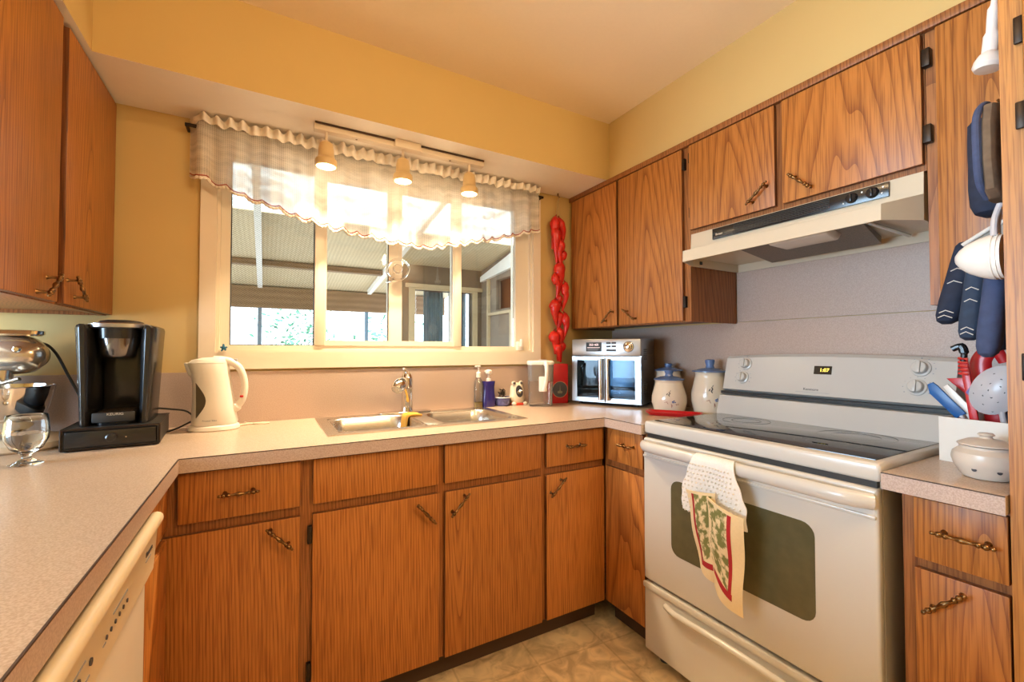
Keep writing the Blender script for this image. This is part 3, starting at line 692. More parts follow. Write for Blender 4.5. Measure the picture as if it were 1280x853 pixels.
# ------------------------------------------------------------------ double sink
sk = thing('sink', 'stainless steel double-bowl sink set in the counter under the window', 'sink', (.8, .37, .914))
X0, X1, YA, YZ = .395, 1.200, .135, .584
bowls = [(.435, .765, .178, .515), (.835, 1.163, .178, .515)]
xs = [X0, .435, .765, .835, 1.163, X1]; ys = [YA, .178, .515, YZ]
bm = gridslab(BM(), xs, ys, lambda i, j: not (j == 1 and i in (1, 3)), .914, .9185, 'Z'); part('rim', bm, 'steel', sk)
bm = box(BM(), .425, 1.173, .168, .525, .9, .902)
for a, b, c0, d0 in bowls:
    def ringz(z, ins, r):
        return [(x, y, z) for x, y in rrect(a + ins, b - ins, c0 + ins, d0 - ins, r, 6)]
    bm = BM(); rr = [ringz(.9187, -.006, .05), ringz(.9183, .002, .055), ringz(.912, .006, .06), ringz(.86, .010, .065), ringz(.79, .014, .07), ringz(.765, .022, .07), ringz(.755, .045, .06)]
    rings(bm, rr, cap=False)
    vs = [v for v in bm.verts if abs(v.co.z - .755) < 1e-5]; bm.faces.new(vs[::-1])
    b_ = part('bowl', bm, 'steel', sk, ang=60)
    bm = BM(); lathe(bm, [(.0, .0), (.036, 0), (.04, .003), (.033, .004), (.028, .001)], ((a + b) / 2, (c0 + d0) / 2, .7555), 20); part('drain', bm, 'chrome', b_)
part('divider', box(BM(), .765, .835, .178, .515, .9145, .9195, .002), 'steel', sk)
fc = thing('faucet', 'chrome single-post kitchen faucet with pull-out spray head behind the sink', 'faucet', (.785, .556, .9185))
bm = BM(); prism(bm, rrect(.655, .905, .529, .583, .026), 'Z', .9187, .926, .002); part('base_plate', bm, 'chrome', fc)
bm = BM(); lathe(bm, [(.029, .926), (.027, .935), (.026, .95), (.027, 1.03), (.0285, 1.033), (.0285, 1.037), (.027, 1.04), (.027, 1.075), (.024, 1.095), (.016, 1.108), (.006, 1.113)], (.79, .556, 0), 24); part('body', bm, 'chrome', fc)
bm = BM(); tube(bm, smooth([(.79, .545, 1.104), (.775, .53, 1.118), (.757, .50, 1.128)]), [.009, .009, .009, .0085, .008, .008, .008, .0075, .007, .0065, .006, .006, .005], 10); part('lever', bm, 'chrome', fc)
bm = BM(); tube(bm, smooth([(.787, .545, .95), (.778, .512, .985), (.762, .475, 1.025), (.745, .45, 1.055)]), [.017] * 10 + [.015] * 9, 14); part('spout', bm, 'chrome', fc)
bm = BM(); tube(bm, [(.752, .462, 1.052), (.745, .448, 1.064), (.732, .432, 1.068), (.716, .412, 1.062), (.704, .398, 1.05), (.698, .391, 1.042)], [.014, .02, .027, .030, .029, .024], 20); part('spray_head', bm, 'chrome', fc)
# cloth over the divider
def cl(u, v):
    k = v * (len(CL) - 1); i = min(int(k), len(CL) - 2); p = CL3[i].lerp(CL3[i + 1], k - i)
    return (p.x + .003 * math.sin(u * 7), .425 + .075 * u - .03 * v * (1 - u) + .01 * v, p.z)
CL3 = smooth([(.822, 0, .9235), (.80, 0, .9265), (.77, 0, .927), (.752, 0, .921), (.745, 0, .90), (.742, 0, .87), (.738, 0, .838)], 6); CL = CL3
tag(part('dish_cloth', sheet(BM(), cl, 8, 24, .006), 'yellowcloth', recalc=True), 'yellow dish cloth draped over the divider of the sink', 'cloth')

# ------------------------------------------------------------------ stove
SY0, SY1 = -.994, -.2235
SX = 1.520
st = thing('stove', 'white freestanding electric range with black glass top and a towel on its door handle', 'stove', (1.83, -.609, 0))
part('body', box(BM(), SX + .028, 2.12, SY0 + .004, SY1 - .004, .045, .885), 'white', st)
bm = box(BM(), SX + .004, 2.03, SY0, SY1, .884, .931, .009, 3); part('top_frame', bm, 'white', st)
gt = part('glass_top', box(BM(), SX + .040, 1.975, SY0 + .022, SY1 - .022, .929, .9335, .001), 'glasstop', st)
for cx, cy, r in ((1.67, -.43, .105), (1.69, -.80, .085), (1.87, -.43, .085), (1.87, -.80, .105)):
    bm = BM()
    for rr_ in (r, r * .62):
        lathe(bm, [(rr_ - .0012, .9334), (rr_ - .0012, .93358), (rr_, .93358), (rr_, .9334)], (cx, cy, 0), 48, cap=False)
    part('burner_ring', bm, 'ring', gt)
# dark slot under the top
part('vent_slot', box(BM(), SX + .012, SX + .03, SY0 + .01, SY1 - .01, .868, .886), 'blackmat', st)
# oven door
dz0, dz1 = .318, .868
bm = box(BM(), SX - .004, SX + .028, SY0 + .003, SY1 - .003, dz0, dz1, .008, 3)
od = part('oven_door', bm, 'white', st)
win = simple('oven_window_glass', (0.10, 0.092, 0.048), 0.10, spec=0.5, var=0.2)
bm = BM(); prism(bm, rrect(-.848, -.362, .462, .735, .035), 'X', SX - .0052, SX - .0035); part('window', bm, win, od)
# handle bar, bowed, along the top of the door
pts = []
for i in range(25):
    t = i / 24; y = SY1 - .012 - t * (SY1 - SY0 - .024)
    b = min(1, min(t, 1 - t) / .07); b = math.sin(b * PI / 2)
    pts.append((SX - .008 - .034 * b, y, .838 + .004 * b))
bm = BM(); tube(bm, pts, .0165, 14)
for v in bm.verts: v.co.z = .838 + (v.co.z - .838) * 1.25
part('handle', bm, 'white', od)
part('trim_lip', box(BM(), SX - .010, SX + .01, SY0 + .006, SY1 - .006, .793, .803, .003), 'white', od)
# drawer
sd = part('storage_drawer', box(BM(), SX - .004, SX + .028, SY0 + .003, SY1 - .003, .045, .308, .008, 3), 'white', st)
bm = box(BM(), SX - .012, SX + .004, SY0 + .003, SY1 - .003, .285, .309, .006); part('drawer_lip', bm, 'white', sd)
pts = [(SX - .006 - .018 * math.sin(min(1, min(i, 20 - i) / 2.5) * PI / 2), -.335 - i * (.55 / 20), .258 + .008 * math.sin(i / 20 * PI)) for i in range(21)]
bm = BM(); tube(bm, pts, .011, 12); part('handle', bm, 'white', sd)
for x in (1.58, 2.05):
    for y in (SY0 + .05, SY1 - .05):
        bm = BM(); lathe(bm, [(.02, 0), (.02, .012), (.012, .014), (.012, .046)], (x, y, 0), 14); part('foot', bm, 'blackmat', st)
# console
def prof_con(y):
    t = (y - SY1) / (SY0 - SY1); bow = 4 * t * (1 - t)
    return [(1.975, .9312), (2.135, .9312), (2.135, 1.178 + .012 * bow), (2.075, 1.186 + .012 * bow), (2.058, 1.175 + .012 * bow), (2.022, 1.040), (2.040, 1.030), (2.040, 1.020), (2.000, 1.012), (1.984, .965)]
bm = BM(); rr = []
for i in range(17):
    y = SY1 + (SY0 - SY1) * i / 16; rr.append([(x, y, z) for x, z in prof_con(y)])
rings(bm, rr); bk = part('backguard', bm, 'white', st, recalc=True, ang=30)
part('console_groove', box(BM(), 2.005, 2.041, SY0 + .003, SY1 - .003, 1.0195, 1.0305), 'blackmat', bk)
# the console face leans back: helper for things on it
fx = lambda z: 2.022 + (z - 1.040) * .036 / .135
lean = math.atan2(.036, .135)
def on_face(name, y0, y1, z0, z1, m, d=.0012):
    bm = BM(); hull(bm, [(fx(z0) - d, y0, z0), (fx(z0) + .002, y0, z0), (fx(z0) + .002, y1, z0), (fx(z0) - d, y1, z0), (fx(z1) - d, y0, z1), (fx(z1) + .002, y0, z1), (fx(z1) + .002, y1, z1), (fx(z1) - d, y1, z1)]); return part(name, bm, m, bk)
for y, z in ((-.318, 1.152), (-.312, 1.093), (-.908, 1.153), (-.902, 1.092)):
    bm = BM(); lathe(bm, [(.027, 0), (.0265, .006), (.021, .008), (.019, .022), (.017, .024)], (0, 0, 0), 24, '-X'); box(bm, -.030, -.02, -.0055, .0055, -.019, .019, .003)
    bmesh.ops.rotate(bm, cent=(0, 0, 0), matrix=Matrix.Rotation(lean, 3, 'Y'), verts=bm.verts[:]); bmesh.ops.translate(bm, vec=(fx(z), y, z), verts=bm.verts[:])
    part('knob', bm, 'white', bk, recalc=True)
    bm = BM()
    for k in range(9):
        a = R(-30 + 30 * k); yy, zz = y + .036 * math.cos(a), z + .033 * math.sin(a); box(bm, fx(zz) - .0008, fx(zz) + .001, yy - .0016, yy + .0016, zz - .0016, zz + .0016)
    part('dial_marks', bm, 'greyink', bk)
on_face('display', -.655, -.594, 1.121, 1.152, 'black', .0025)
text('clock_digits', '1:07', .019, bk, (fx(1.1365) - .0032, -.630, 1.1365), (R(90 - 15), 0, R(-90)), 'digits', label='amber clock digits')
for y0, y1, z0, z1 in ((-.575, -.55, 1.136, 1.139), (-.575, -.555, 1.128, 1.131), (-.69, -.665, 1.132, 1.135), (-.585, -.572, 1.112, 1.118), (-.612, -.598, 1.098, 1.108), (-.640, -.62, 1.098, 1.106), (-.685, -.67, 1.112, 1.116), (-.51, -.495, 1.085, 1.089), (-.54, -.527, 1.083, 1.087), (-.565, -.55, 1.083, 1.087), (-.675, -.66, 1.080, 1.083), (-.68, -.66, 1.092, 1.095), (-.485, -.475, 1.11, 1.116), (-.49, -.48, 1.146, 1.151), (-.735, -.712, 1.143, 1.149), (-.735, -.712, 1.110, 1.116), (-.655, -.535, 1.0505, 1.0515)):
    on_face('key_print', y0, y1, z0, z1, 'greyink', .0006)
for y in (-.692, -.69):
    z = 1.146 if y == -.692 else 1.112
    bm = BM(); lathe(bm, [(.010, 0), (.010, .0006), (.012, .0006), (.012, 0)], (0, 0, 0), 24, '-X', cap=False); bmesh.ops.rotate(bm, cent=(0, 0, 0), matrix=Matrix.Rotation(lean, 3, 'Y'), verts=bm.verts[:]); bmesh.ops.translate(bm, vec=(fx(z), y, z), verts=bm.verts[:]); part('key_print', bm, 'greyink', bk)
text('logo', 'Kenmore', .014, bk, (fx(1.062) - .0008, -.590, 1.062), (R(90 - 15), 0, R(-90)), 'ink')
# dish towel hanging from the handle
tw = thing('dish_towel', 'cream linen dish towel with white crocheted top hanging on the oven door handle', 'towel', (SX - .06, -.59, .46))
def crochet(u, v):
    # a gathered yoke folded over the bar: u across, v from behind the bar, over it and down the front
    s = v * .28
    w = .055 + .06 * min(1, max(0, (s - .05)) / .16); yc = -.578
    y = yc - (u - .5) * 2 * w + .002 * math.sin(v * 30)
    if s < .05: x, z = SX - .020, .80 + s
    elif s < .11: a = (s - .05) / .06 * PI; x, z = SX - .0425 + .0255 * math.cos(a), .842 + .026 * math.sin(a)
    else: x, z = SX - .068 - .0 , .842 - (s - .11)
    x -= .006 * math.sin(u * PI * 3) * min(1, v * 1.3) + .003
    if v > .6: x -= .012 * math.cos((u - .5) * PI * 2) * (v - .6)
    return (x, y, z)
part('crochet_top', sheet(BM(), crochet, 24, 40, .004), 'crochet', tw, recalc=True, label='white crocheted top')
bm = BM()          # open stitches: small raised knots over the yoke
for i in range(13):
    for j in range(12):
        p = Vector(crochet((i + .5 + (j % 2) * .5) / 14, .42 + j * .052)); lathe(bm, [(.0001, -.003), (.003, -.001), (.003, .001), (.0001, .003)], p + Vector((-.0045, 0, 0)), 6, 'X')
part('crochet_knots', bm, 'thread', tw)
def fold(y00, y01, y10, y11, z00, z01, zb0, zb1, x0, bow):
    """a hanging fold: top edge y00..y01 at z00..z01, bottom edge y10..y11 at zb0..zb1"""
    def f(u, v):
        y = (y00 + (y01 - y00) * u) * (1 - v) + (y10 + (y11 - y10) * u) * v
        z = (z00 + (z01 - z00) * u) * (1 - v) + (zb0 + (zb1 - zb0) * u) * v
        return (x0 - bow * math.sin(u * PI) + .004 * math.sin(v * 9 + u * 4) + .014 * v, y, z)
    return f
def towel_fold(name, f, sgn, uo):
    a = part(name, sheet(BM(), f, 14, 24, .004), 'linen', tw, recalc=True)
    def pr(u, v):
        p = Vector(f(uo[0] + (uo[1] - uo[0]) * u, .03 + .80 * v * (1 - .18 * abs(u - (0 if sgn > 0 else 1))))); p.x -= .0035; return p
    part('printed_panel', sheet(BM(), pr, 10, 20, .001), 'print', a, recalc=True, label='green tree print')
    ue = uo[0] if sgn > 0 else uo[1]
    def rs(u, v):
        uu = uo[1] - .02 + .09 * u if sgn < 0 else uo[0] - .07 + .09 * u
        p = Vector(f(uu, .03 + .84 * v)); p.x -= .0042; return p
    part('red_border', sheet(BM(), rs, 3, 22, .001), 'redcloth', a, recalc=True)
    def rb(u, v):
        uu = uo[0] - (.07 if sgn > 0 else 0) + (uo[1] - uo[0] + .09) * u; p = Vector(f(uu, .78 + .065 * v + .05 * (u if sgn < 0 else 1 - u))); p.x -= .0042; return p
    part('red_border', sheet(BM(), rb, 10, 3, .001), 'redcloth', a, recalc=True)
towel_fold('cloth_fold', fold(-.492, -.60, -.535, -.615, .745, .762, .500, .475, SX - .078, .016), 1, (.30, .96))
towel_fold('cloth_fold', fold(-.585, -.708, -.60, -.690, .752, .722, .478, .425, SX - .098, .020), -1, (.04, .68))

# ------------------------------------------------------------------ range hood
hd = thing('range_hood', 'cream under-cabinet range hood with black vent strip above the stove', 'range hood', (1.98, -.612, 1.56))
HY0, HY1 = -.998, -.2255
LX, LY0, LY1 = 1.70, -.94, -.272
def hoodpoly(d=0): return [(LX + d, LY0 + d), (1.81 + d, HY0 + d), (XR - .011 - d, HY0 + d), (XR - .011 - d, HY1 - d), (1.81 + d, HY1 - d), (LX + d, LY1 - d)]
bm = BM()      # skirt walls (open below), sloping shoulder, upright face, top
zb = lambda x: 1.577 if x < 1.75 else 1.577
outer_b = [(x, y, 1.577) for x, y in hoodpoly()]
outer_t = [(LX + .002, LY0, 1.622), (1.81, HY0, 1.652), (XR - .011, HY0, 1.652), (XR - .011, HY1, 1.652), (1.81, HY1, 1.652), (LX + .002, LY1, 1.622)]
top_b = [(1.808, HY0 + .001, 1.655)] 
V = lambda p: bm.verts.new(p)
ob = [V(p) for p in outer_b]; ot = [V(p) for p in outer_t]
ib = [V((x, y, 1.577)) for x, y in hoodpoly(.006)]; it = [V((x, y, 1.612)) for x, y in hoodpoly(.006)]
n6 = 6
for i in range(n6):
    j = (i + 1) % n6
    bm.faces.new((ob[i], ob[j], ot[j], ot[i])); bm.faces.new((ib[j], ib[i], it[i], it[j])); bm.faces.new((ob[j], ob[i], ib[i], ib[j]))
bm.faces.new(it)
f0, f1 = V((1.8135, HY0 + .0, 1.716)), V((1.8135, HY1 - .0, 1.716)); b0, b1 = V((XR - .011, HY0, 1.716)), V((XR - .011, HY1, 1.716))
bm.faces.new((ot[0], ot[5], ot[4], ot[1]))                # shoulder
bm.faces.new((ot[1], ot[4], f1, f0)); bm.faces.new((f0, f1, b1, b0)); bm.faces.new((ot[2], b0, b1, ot[3])); bm.faces.new((ot[1], f0, b0, ot[2])); bm.faces.new((ot[4], ot[3], b1, f1))
hoodm = simple('cream_hood_enamel', (0.58, 0.49, 0.36), 0.35, var=0.03)
part('shell', bm, hoodm, hd, recalc=True, ang=20)
bs = part('vent_strip', box(BM(), 1.8045, 1.8128, -.922, -.335, 1.668, 1.712, .001), 'black', hd)
bm = BM()
for k in range(6):
    z = 1.675 + k * .0058; box(bm, 1.8025, 1.8047, -.765, -.43, z, z + .0025)
part('louvre', bm, 'blackmat', bs)
for y in (-.828, -.882):
    bm = BM(); lathe(bm, [(.0165, 0), (.0155, .006), (.013, .009)], (1.8045, y, 1.690), 20, '-X'); box(bm, 1.790, 1.7965, y - .003, y + .003, 1.678, 1.702, .001); part('knob', bm, 'black', bs)
for y, z in ((-.805, 1.679), (-.855, 1.7), (-.905, 1.682), (-.908, 1.70)):
    part('dial_marks', box(BM(), 1.8038, 1.8047, y - .002, y + .002, z - .002, z + .002), 'whiteink', bs)
text('logo', 'Broan', .013, bs, (1.8040, -.366, 1.686), FACE_NEGX, 'silverink')
# inside the skirt: filter, lamp cover, switch
bm = BM(); hull(bm, [(1.80, -.86, 1.600), (2.08, -.80, 1.585), (2.08, -.42, 1.585), (1.80, -.46, 1.600), (1.80, -.86, 1.611), (2.08, -.80, 1.611), (2.08, -.42, 1.611), (1.80, -.46, 1.611)]); part('filter', bm, 'filter', hd)
bm = BM(); hull(bm, [(1.765, -.775, 1.585), (1.86, -.765, 1.578), (1.86, -.60, 1.578), (1.765, -.59, 1.585), (1.755, -.79, 1.611), (1.87, -.78, 1.611), (1.87, -.585, 1.611), (1.755, -.575, 1.611)], .006); part('lamp_cover', bm, 'frostlamp', hd)
bm = BM(); tube(bm, [(1.80, -.87, 1.603), (2.10, -.87, 1.600)], .006); part('filter_rail', bm, 'steel', hd)
part('switch', box(BM(), 1.86, 1.875, HY1 - .0085, HY1 - .0055, 1.588, 1.602), 'black', hd)

# ------------------------------------------------------------------ wall cabinets
UX, UD = 1.82, 1.802           # right wall cabinets: face frame front / door front
def upper_x(name, label, y0, y1, z0, z1, openings):
    c = thing(name, label, 'cabinet', (2.0, (y0 + y1) / 2, z0), group='wall cabinets')
    ys = sorted({y0, y1, *[v for o in openings for v in o]}); zs = [z0, z0 + .03, z1 - .035, z1]
    def fill(i, j):
        cy = (ys[i] + ys[i + 1]) / 2
        return not (j == 1 and any(a < cy < b for a, b in openings))
    part('face_frame', gridslab(BM(), ys, zs, fill, UX, UX + .019, 'X'), 'oak_frame', c)
    bm = BM(); bx = XR - .0115
    box(bm, UX + .019, bx, y0, y0 + .012, z0, z1); box(bm, UX + .019, bx, y1 - .012, y1, z0, z1); box(bm, UX + .019, bx, y0 + .012, y1 - .012, z0 + .012, z0 + .026); box(bm, bx - .006, bx, y0 + .012, y1 - .012, z0 + .026, z1)
    part('carcass', bm, 'oak_frame', c)
    return c
OX = (-1, 0, 0)
c = upper_x('wall_cabinet', 'tall two-door oak wall cabinet in the right corner above the countertop oven', -.2175, YB - .013, 1.338, 2.108, [(.03, .22), (-.16, .19), (.25, .58)])
d = front('door', c, UD, UX, .228, .617, 1.342, 2.104); pull(d, (UD, .281, 1.393), (0, -.087, .075), OX); hinge(d, UD + .004, UX, .6175, .6215, 1.41, 1.455)
d = front('door', c, UD, UX, -.187, .214, 1.342, 2.104); pull(d, (UD, .122, 1.391), (0, -.099, -.071), OX); hinge(d, UD + .001, UX, -.2, -.188, 2.01, 2.06); hinge(d, UD + .001, UX, -.2, -.188, 1.40, 1.45)
c = upper_x('wall_cabinet', 'short two-door oak wall cabinet above the range hood', -1.003, -.219, 1.718, 2.108, [(-.98, -.63), (-.58, -.25)])
d = front('door', c, UD, UX, -.592, -.2245, 1.734, 2.104); pull(d, (UD, -.537, 1.793), (0, -.082, .067), OX); hinge(d, UD + .003, UX, -.2243, -.2195, 2.03, 2.075); hinge(d, UD + .003, UX, -.2243, -.2195, 1.79, 1.835)
d = front('door', c, UD, UX, -1.0, -.618, 1.734, 2.104); pull(d, (UD, -.687, 1.789), (0, -.078, -.076), OX); hinge(d, UD - .004, UX, -1.020, -1.002, 2.005, 2.055); hinge(d, UD - .004, UX, -1.020, -1.002, 1.79, 1.84)
c = upper_x('wall_cabinet', 'oak wall cabinet beside the pantry, right of the range hood, behind the hanging mitts', -1.2045, -1.0045, 1.338, 2.108, [(-1.19, -1.04)])
d = front('door', c, UD, UX, -1.203, -1.030, 1.346, 2.104)
LXF, LXD = -.303, -.285        # cabinets over the peninsula, facing right
c = thing('wall_cabinet', 'oak wall cabinet with two doors hanging over the left counter', 'cabinet', (-.47, .0, 1.338), group='wall cabinets')
part('face_frame', gridslab(BM(), [-.40, -.36, .10, .19, .60, YB - .013], [1.338, 1.37, 2.10, 2.133], lambda i, j: not (j == 1 and i in (1, 3)), LXF - .019, LXF, 'X'), 'oak_frame', c)
bm = BM(); box(bm, -.632, LXF - .019, -.40, -.388, 1.338, 2.133); box(bm, -.632, LXF - .019, .61, .622, 1.338, 2.133); box(bm, -.632, LXF - .019, -.388, .61, 1.35, 1.364); box(bm, -.632, -.626, -.388, .61, 1.364, 2.133); part('carcass', bm, 'oak_frame', c)
OL = (1, 0, 0)
d = front('door', c, LXF, LXD, -.385, .132, 1.341, 2.122); pull(d, (LXD, .034, 1.377), (0, .085, .068), OL)
d = front('door', c, LXF, LXD, .175, .619, 1.341, 2.122); pull(d, (LXD, .221, 1.388), (0, .087, -.066), OL); hinge(d, LXF + .002, LXD - .004, .6192, .6218, 1.42, 1.47); hinge(d, LXF + .002, LXD - .004, .6192, .6218, 1.99, 2.04)
# ------------------------------------------------------------------ pantry at the right edge
pc = thing('pantry_cabinet', 'tall pale oak pantry cabinet at the right edge of the picture', 'cabinet', (1.84, -1.58, 0))
PY1, PY0 = -1.207, -1.96
part('carcass', box(BM(), 1.553, XR - .002, PY0, PY1, .10, 2.133), 'oak_frame', pc)
part('face_frame', gridslab(BM(), [PY0, PY0 + .034, PY1 - .034, PY1], [.10, .14, 2.08, 2.133], lambda i, j: not (i == 1 and j == 1), 1.535, 1.553, 'X'), 'oak_pale', pc)
part('toe_kick', box(BM(), 1.60, 1.62, PY0, PY1, 0, .10), 'toe', pc)
d = front('door', pc, 1.517, 1.5345, PY0 + .02, PY1 - .036, .12, 2.11, 'oak_pale')
for z in (1.835, 1.66, .35, 1.15): hinge(d, 1.526, 1.5345, PY1 - .0355, PY1 - .022, z, z + .055)
# pendant globes (above and behind the viewer): the hall one is added, unseen, to brighten the left cabinets
for x, y, lab in ((.45, -.95, 'small pendant lamp with brass cap over the kitchen floor'), (1.42, -2.0, 'brass cap added for the unseen fill lamp behind the pantry corner')):
    t = thing('ceiling_lamp', lab, 'lamp', (x, y, 2.445), group='ceiling lamps')
    bm = BM(); lathe(bm, [(.06, 2.4445), (.06, 2.43), (.03, 2.42), (.008, 2.418)], (x, y, 0), 28); part('canopy', bm, 'brass', t, recalc=True)
    bm = BM(); tube(bm, [(x, y, 2.42), (x, y, 2.40)], .005, 8); lathe(bm, [(.012, 2.396), (.02, 2.397), (.02, 2.40), (.008, 2.405)], (x, y, 0), 20); part('stem', bm, 'brass', t)
struct('trim_8', box(BM(), 1.517, 1.8195, -1.96, -1.207, ZS, ZC), 'wall')

# ------------------------------------------------------------------ track light on the soffit
tk = thing('track_light', 'cream ceiling track with three lit spot heads in front of the window valance', 'track light', (.74, .425, 2.1))
part('track', box(BM(), .365, 1.12, .408, .442, 2.104, 2.1335, .002), 'trackmetal', tk)
part('shadow_gap', box(BM(), .367, 1.118, .4035, .4085, 2.126, 2.1335), 'toe', tk)
part('feed_box', box(BM(), .685, .80, .388, .4035, 2.098, 2.1335, .003), 'trackmetal', tk)
for x in (.53, .95):
    bm = BM(); lathe(bm, [(.004, 0), (.004, .002)], (x, .425, 2.1025), 10); part('screw', bm, 'brass', tk)
for x, ax in ((.412, .10), (.728, .02), (1.049, -.02)):
    h = part('lamp_head', lathe(BM(), [(.004, 2.07), (.015, 2.066), (.026, 2.055), (.030, 2.03), (.031, 2.005), (.034, 1.996), (.041, 1.99), (.043, 1.978), (.041, 1.965), (.037, 1.962), (.036, 1.968)], (x, .425, 0), 28, cap=False), 'lampmetal', tk, recalc=False)
    bm = BM(); tube(bm, [(x, .425, 2.105), (x, .425, 2.066)], .006, 10); part('stem', bm, 'trackmetal', h)
    bm = BM(); lathe(bm, [(.001, 1.9575), (.02, 1.958), (.0355, 1.963), (.0355, 1.969), (.001, 1.97)], (x, .425, 0), 28); part('lamp_face', bm, 'lampglow', h)
    light('spot_lamp', 'SPOT', (x, .425, 1.95), (R(-2), 0, 0), 62, (1.0, 0.78, 0.50), spot_size=R(100), spot_blend=.6, shadow_soft_size=.035)
    light('spot_lamp_spill', 'POINT', (x, .425, 1.935), (0, 0, 0), 1.7, (1.0, 0.78, 0.50), shadow_soft_size=.03)      # the bulb is open all round its face

# ------------------------------------------------------------------ crochet valance
va = thing('valance', 'white crochet lace valance with red scalloped trim gathered across the kitchen window', 'curtain', (.75, .57, 1.70))
bm = BM(); tube(bm, [(-.075, .575, 2.083), (1.572, .575, 2.083)], .007, 12); 
for x in (-.07, 1.567): tube(bm, [(x, .575, 2.083), (x, YB - .0185 + .018, 2.083)], .006, 8)
rod = part('curtain_rod', bm, 'darkmetal', va)
ctrl = [(-.06, 1.885), (0.0, 1.865), (.09, 1.832), (.222, 1.795), (.36, 1.757), (.503, 1.732), (.66, 1.715), (.80, 1.703), (.90, 1.703), (1.0, 1.728), (1.17, 1.770), (1.30, 1.806), (1.45, 1.852), (1.56, 1.885)]
def zbot(x):
    for (a, za), (b, zb_) in zip(ctrl[:-1], ctrl[1:]):
        if x <= b: t = max(0, (x - a) / (b - a)); return za + (zb_ - za) * t
    return ctrl[-1][1]
VX0, VX1 = -.063, 1.560
def scal(x): return .016 * abs(math.sin(x * PI / .062))
def vpos(u, v, dz=0.0):
    x = VX0 + (VX1 - VX0) * u
    zt = 2.122 + .007 * math.sin(x * 93) * math.sin(x * 31); zb_ = zbot(x) + .012 - scal(x) + dz
    z = zt + (zb_ - zt) * v
    amp = (.005 + .012 * min(1, v * 1.5))
    y = .553 + amp * (math.sin(x * 47 + .9 * math.sin(x * 13)) * .7 + .3 * math.sin(x * 111))
    if z > 2.095: y += .010 * math.sin(x * 150) * (z - 2.095) / .03
    if abs(z - 2.083) < .012: y = y * .5 + .562 * .5
    e = min(u, 1 - u) * (VX1 - VX0)
    if e < .03: y += (.03 - e) * 2.4
    y = min(y, YB - .020)
    return (x, y, z)
bm = sheet(BM(), vpos, 380, 26); part('lace_panel', bm, 'lace', va, ang=80)
bm = sheet(BM(), lambda u, v: (lambda p: (p[0], p[1] - .011 + .008 * math.sin(p[0] * 150), p[2]))(vpos(u, v * .115)), 380, 6, .002); part('ruffle_heading', bm, 'lacesolid', va, ang=80, recalc=True)
bm = BM(); tube(bm, [Vector(vpos(i / 400, 1.0)) + Vector((0, -.003, .012)) for i in range(401)], .0022, 6); part('red_trim', bm, 'redtrim', va)
bm = BM(); tube(bm, [Vector(vpos(i / 528, 1.0)) + Vector((0, -.001, .003)) for i in range(529)], [(.0035, .0058, .0068, .0058)[i % 4] for i in range(529)], 6)
part('picot_edge', bm, 'lacesolid', va)

# ------------------------------------------------------------------ things at the window
sc_ = thing('suncatcher', 'clear glass ornament hanging in the middle of the window under the valance', 'suncatcher', (.755, .598, 1.56))
bm = BM(); tube(bm, [(.755 + .052 * math.cos(a) * (1 + .12 * math.sin(2 * a)), .598, 1.60 + .05 * math.sin(a)) for a in [2 * PI * k / 36 for k in range(37)]], .0055, 8, cap=False); part('ring', bm, 'crystal', sc_)
bm = BM(); lathe(bm, [(.001, -.008), (.017, -.006), (.024, 0), (.017, .006), (.001, .008)], (.752, .598, 1.602), 20, 'Y'); part('disc', bm, 'crystal', sc_)
bm = BM(); tube(bm, [(.758, .598, 1.65), (.76, .598, 1.72), (.761, .600, 2.0)], .0012, 6); part('cord', bm, 'thread', sc_)
bm = BM(); tube(bm, smooth([(.735, .598, 1.555), (.715, .598, 1.54), (.70, .598, 1.535)]), .004, 8); part('tail', bm, 'crystal', sc_)
ge = BM()
for a, l in ((95, .017), (20, .013), (160, .013), (235, .015), (310, .012)):
    tube(ge, [(.058, .6125, 1.221), (.058 + l * math.cos(R(a)), .6125, 1.221 + l * math.sin(R(a)))], [.006, .0028], 8)
tag(part('window_ornament', ge, 'tealbit'), 'tiny teal star-shaped ornament stuck on the lower left corner of the window frame', 'ornament')

# ------------------------------------------------------------------ chilli string
ch = thing('chili_string', 'string of red chilli peppers hanging from a ceiling hook between window and right wall cabinet', 'chili string', (1.69, .6, 1.14))
bm = BM(); tube(bm, [(1.69, .595, 2.134), (1.69, .595, 2.118)], .004, 8); tube(bm, smooth([(1.69, .595, 2.118), (1.698, .59, 2.112), (1.69, .588, 2.106)]), .0025, 8); part('hook', bm, 'brass', ch)
bm = BM(); tube(bm, [(1.69, .59, 2.108), (1.672, .592, 1.99), (1.69, .596, 1.6), (1.69, .6, 1.2)], .0022, 6); tube(bm, [(1.692, .59, 2.108), (1.70, .592, 1.985)], .0022, 6); part('cord', bm, 'twine', ch)
peps = [(1.665, 1.99, 1.645, 1.80, .027), (1.70, 1.99, 1.722, 1.83, .024), (1.652, 1.93, 1.668, 1.72, .026), (1.722, 1.80, 1.695, 1.68, .022), (1.705, 1.735, 1.688, 1.53, .031), (1.733, 1.61, 1.705, 1.44, .022), (1.655, 1.505, 1.672, 1.36, .031), (1.68, 1.53, 1.72, 1.47, .02), (1.727, 1.43, 1.712, 1.27, .022), (1.648, 1.323, 1.665, 1.19, .030), (1.718, 1.265, 1.688, 1.150, .026), (1.668, 1.25, 1.694, 1.145, .024), (1.662, 1.66, 1.675, 1.52, .022), (1.70, 1.44, 1.688, 1.31, .024), (1.684, 1.86, 1.70, 1.70, .024), (1.69, 1.345, 1.70, 1.21, .022)]
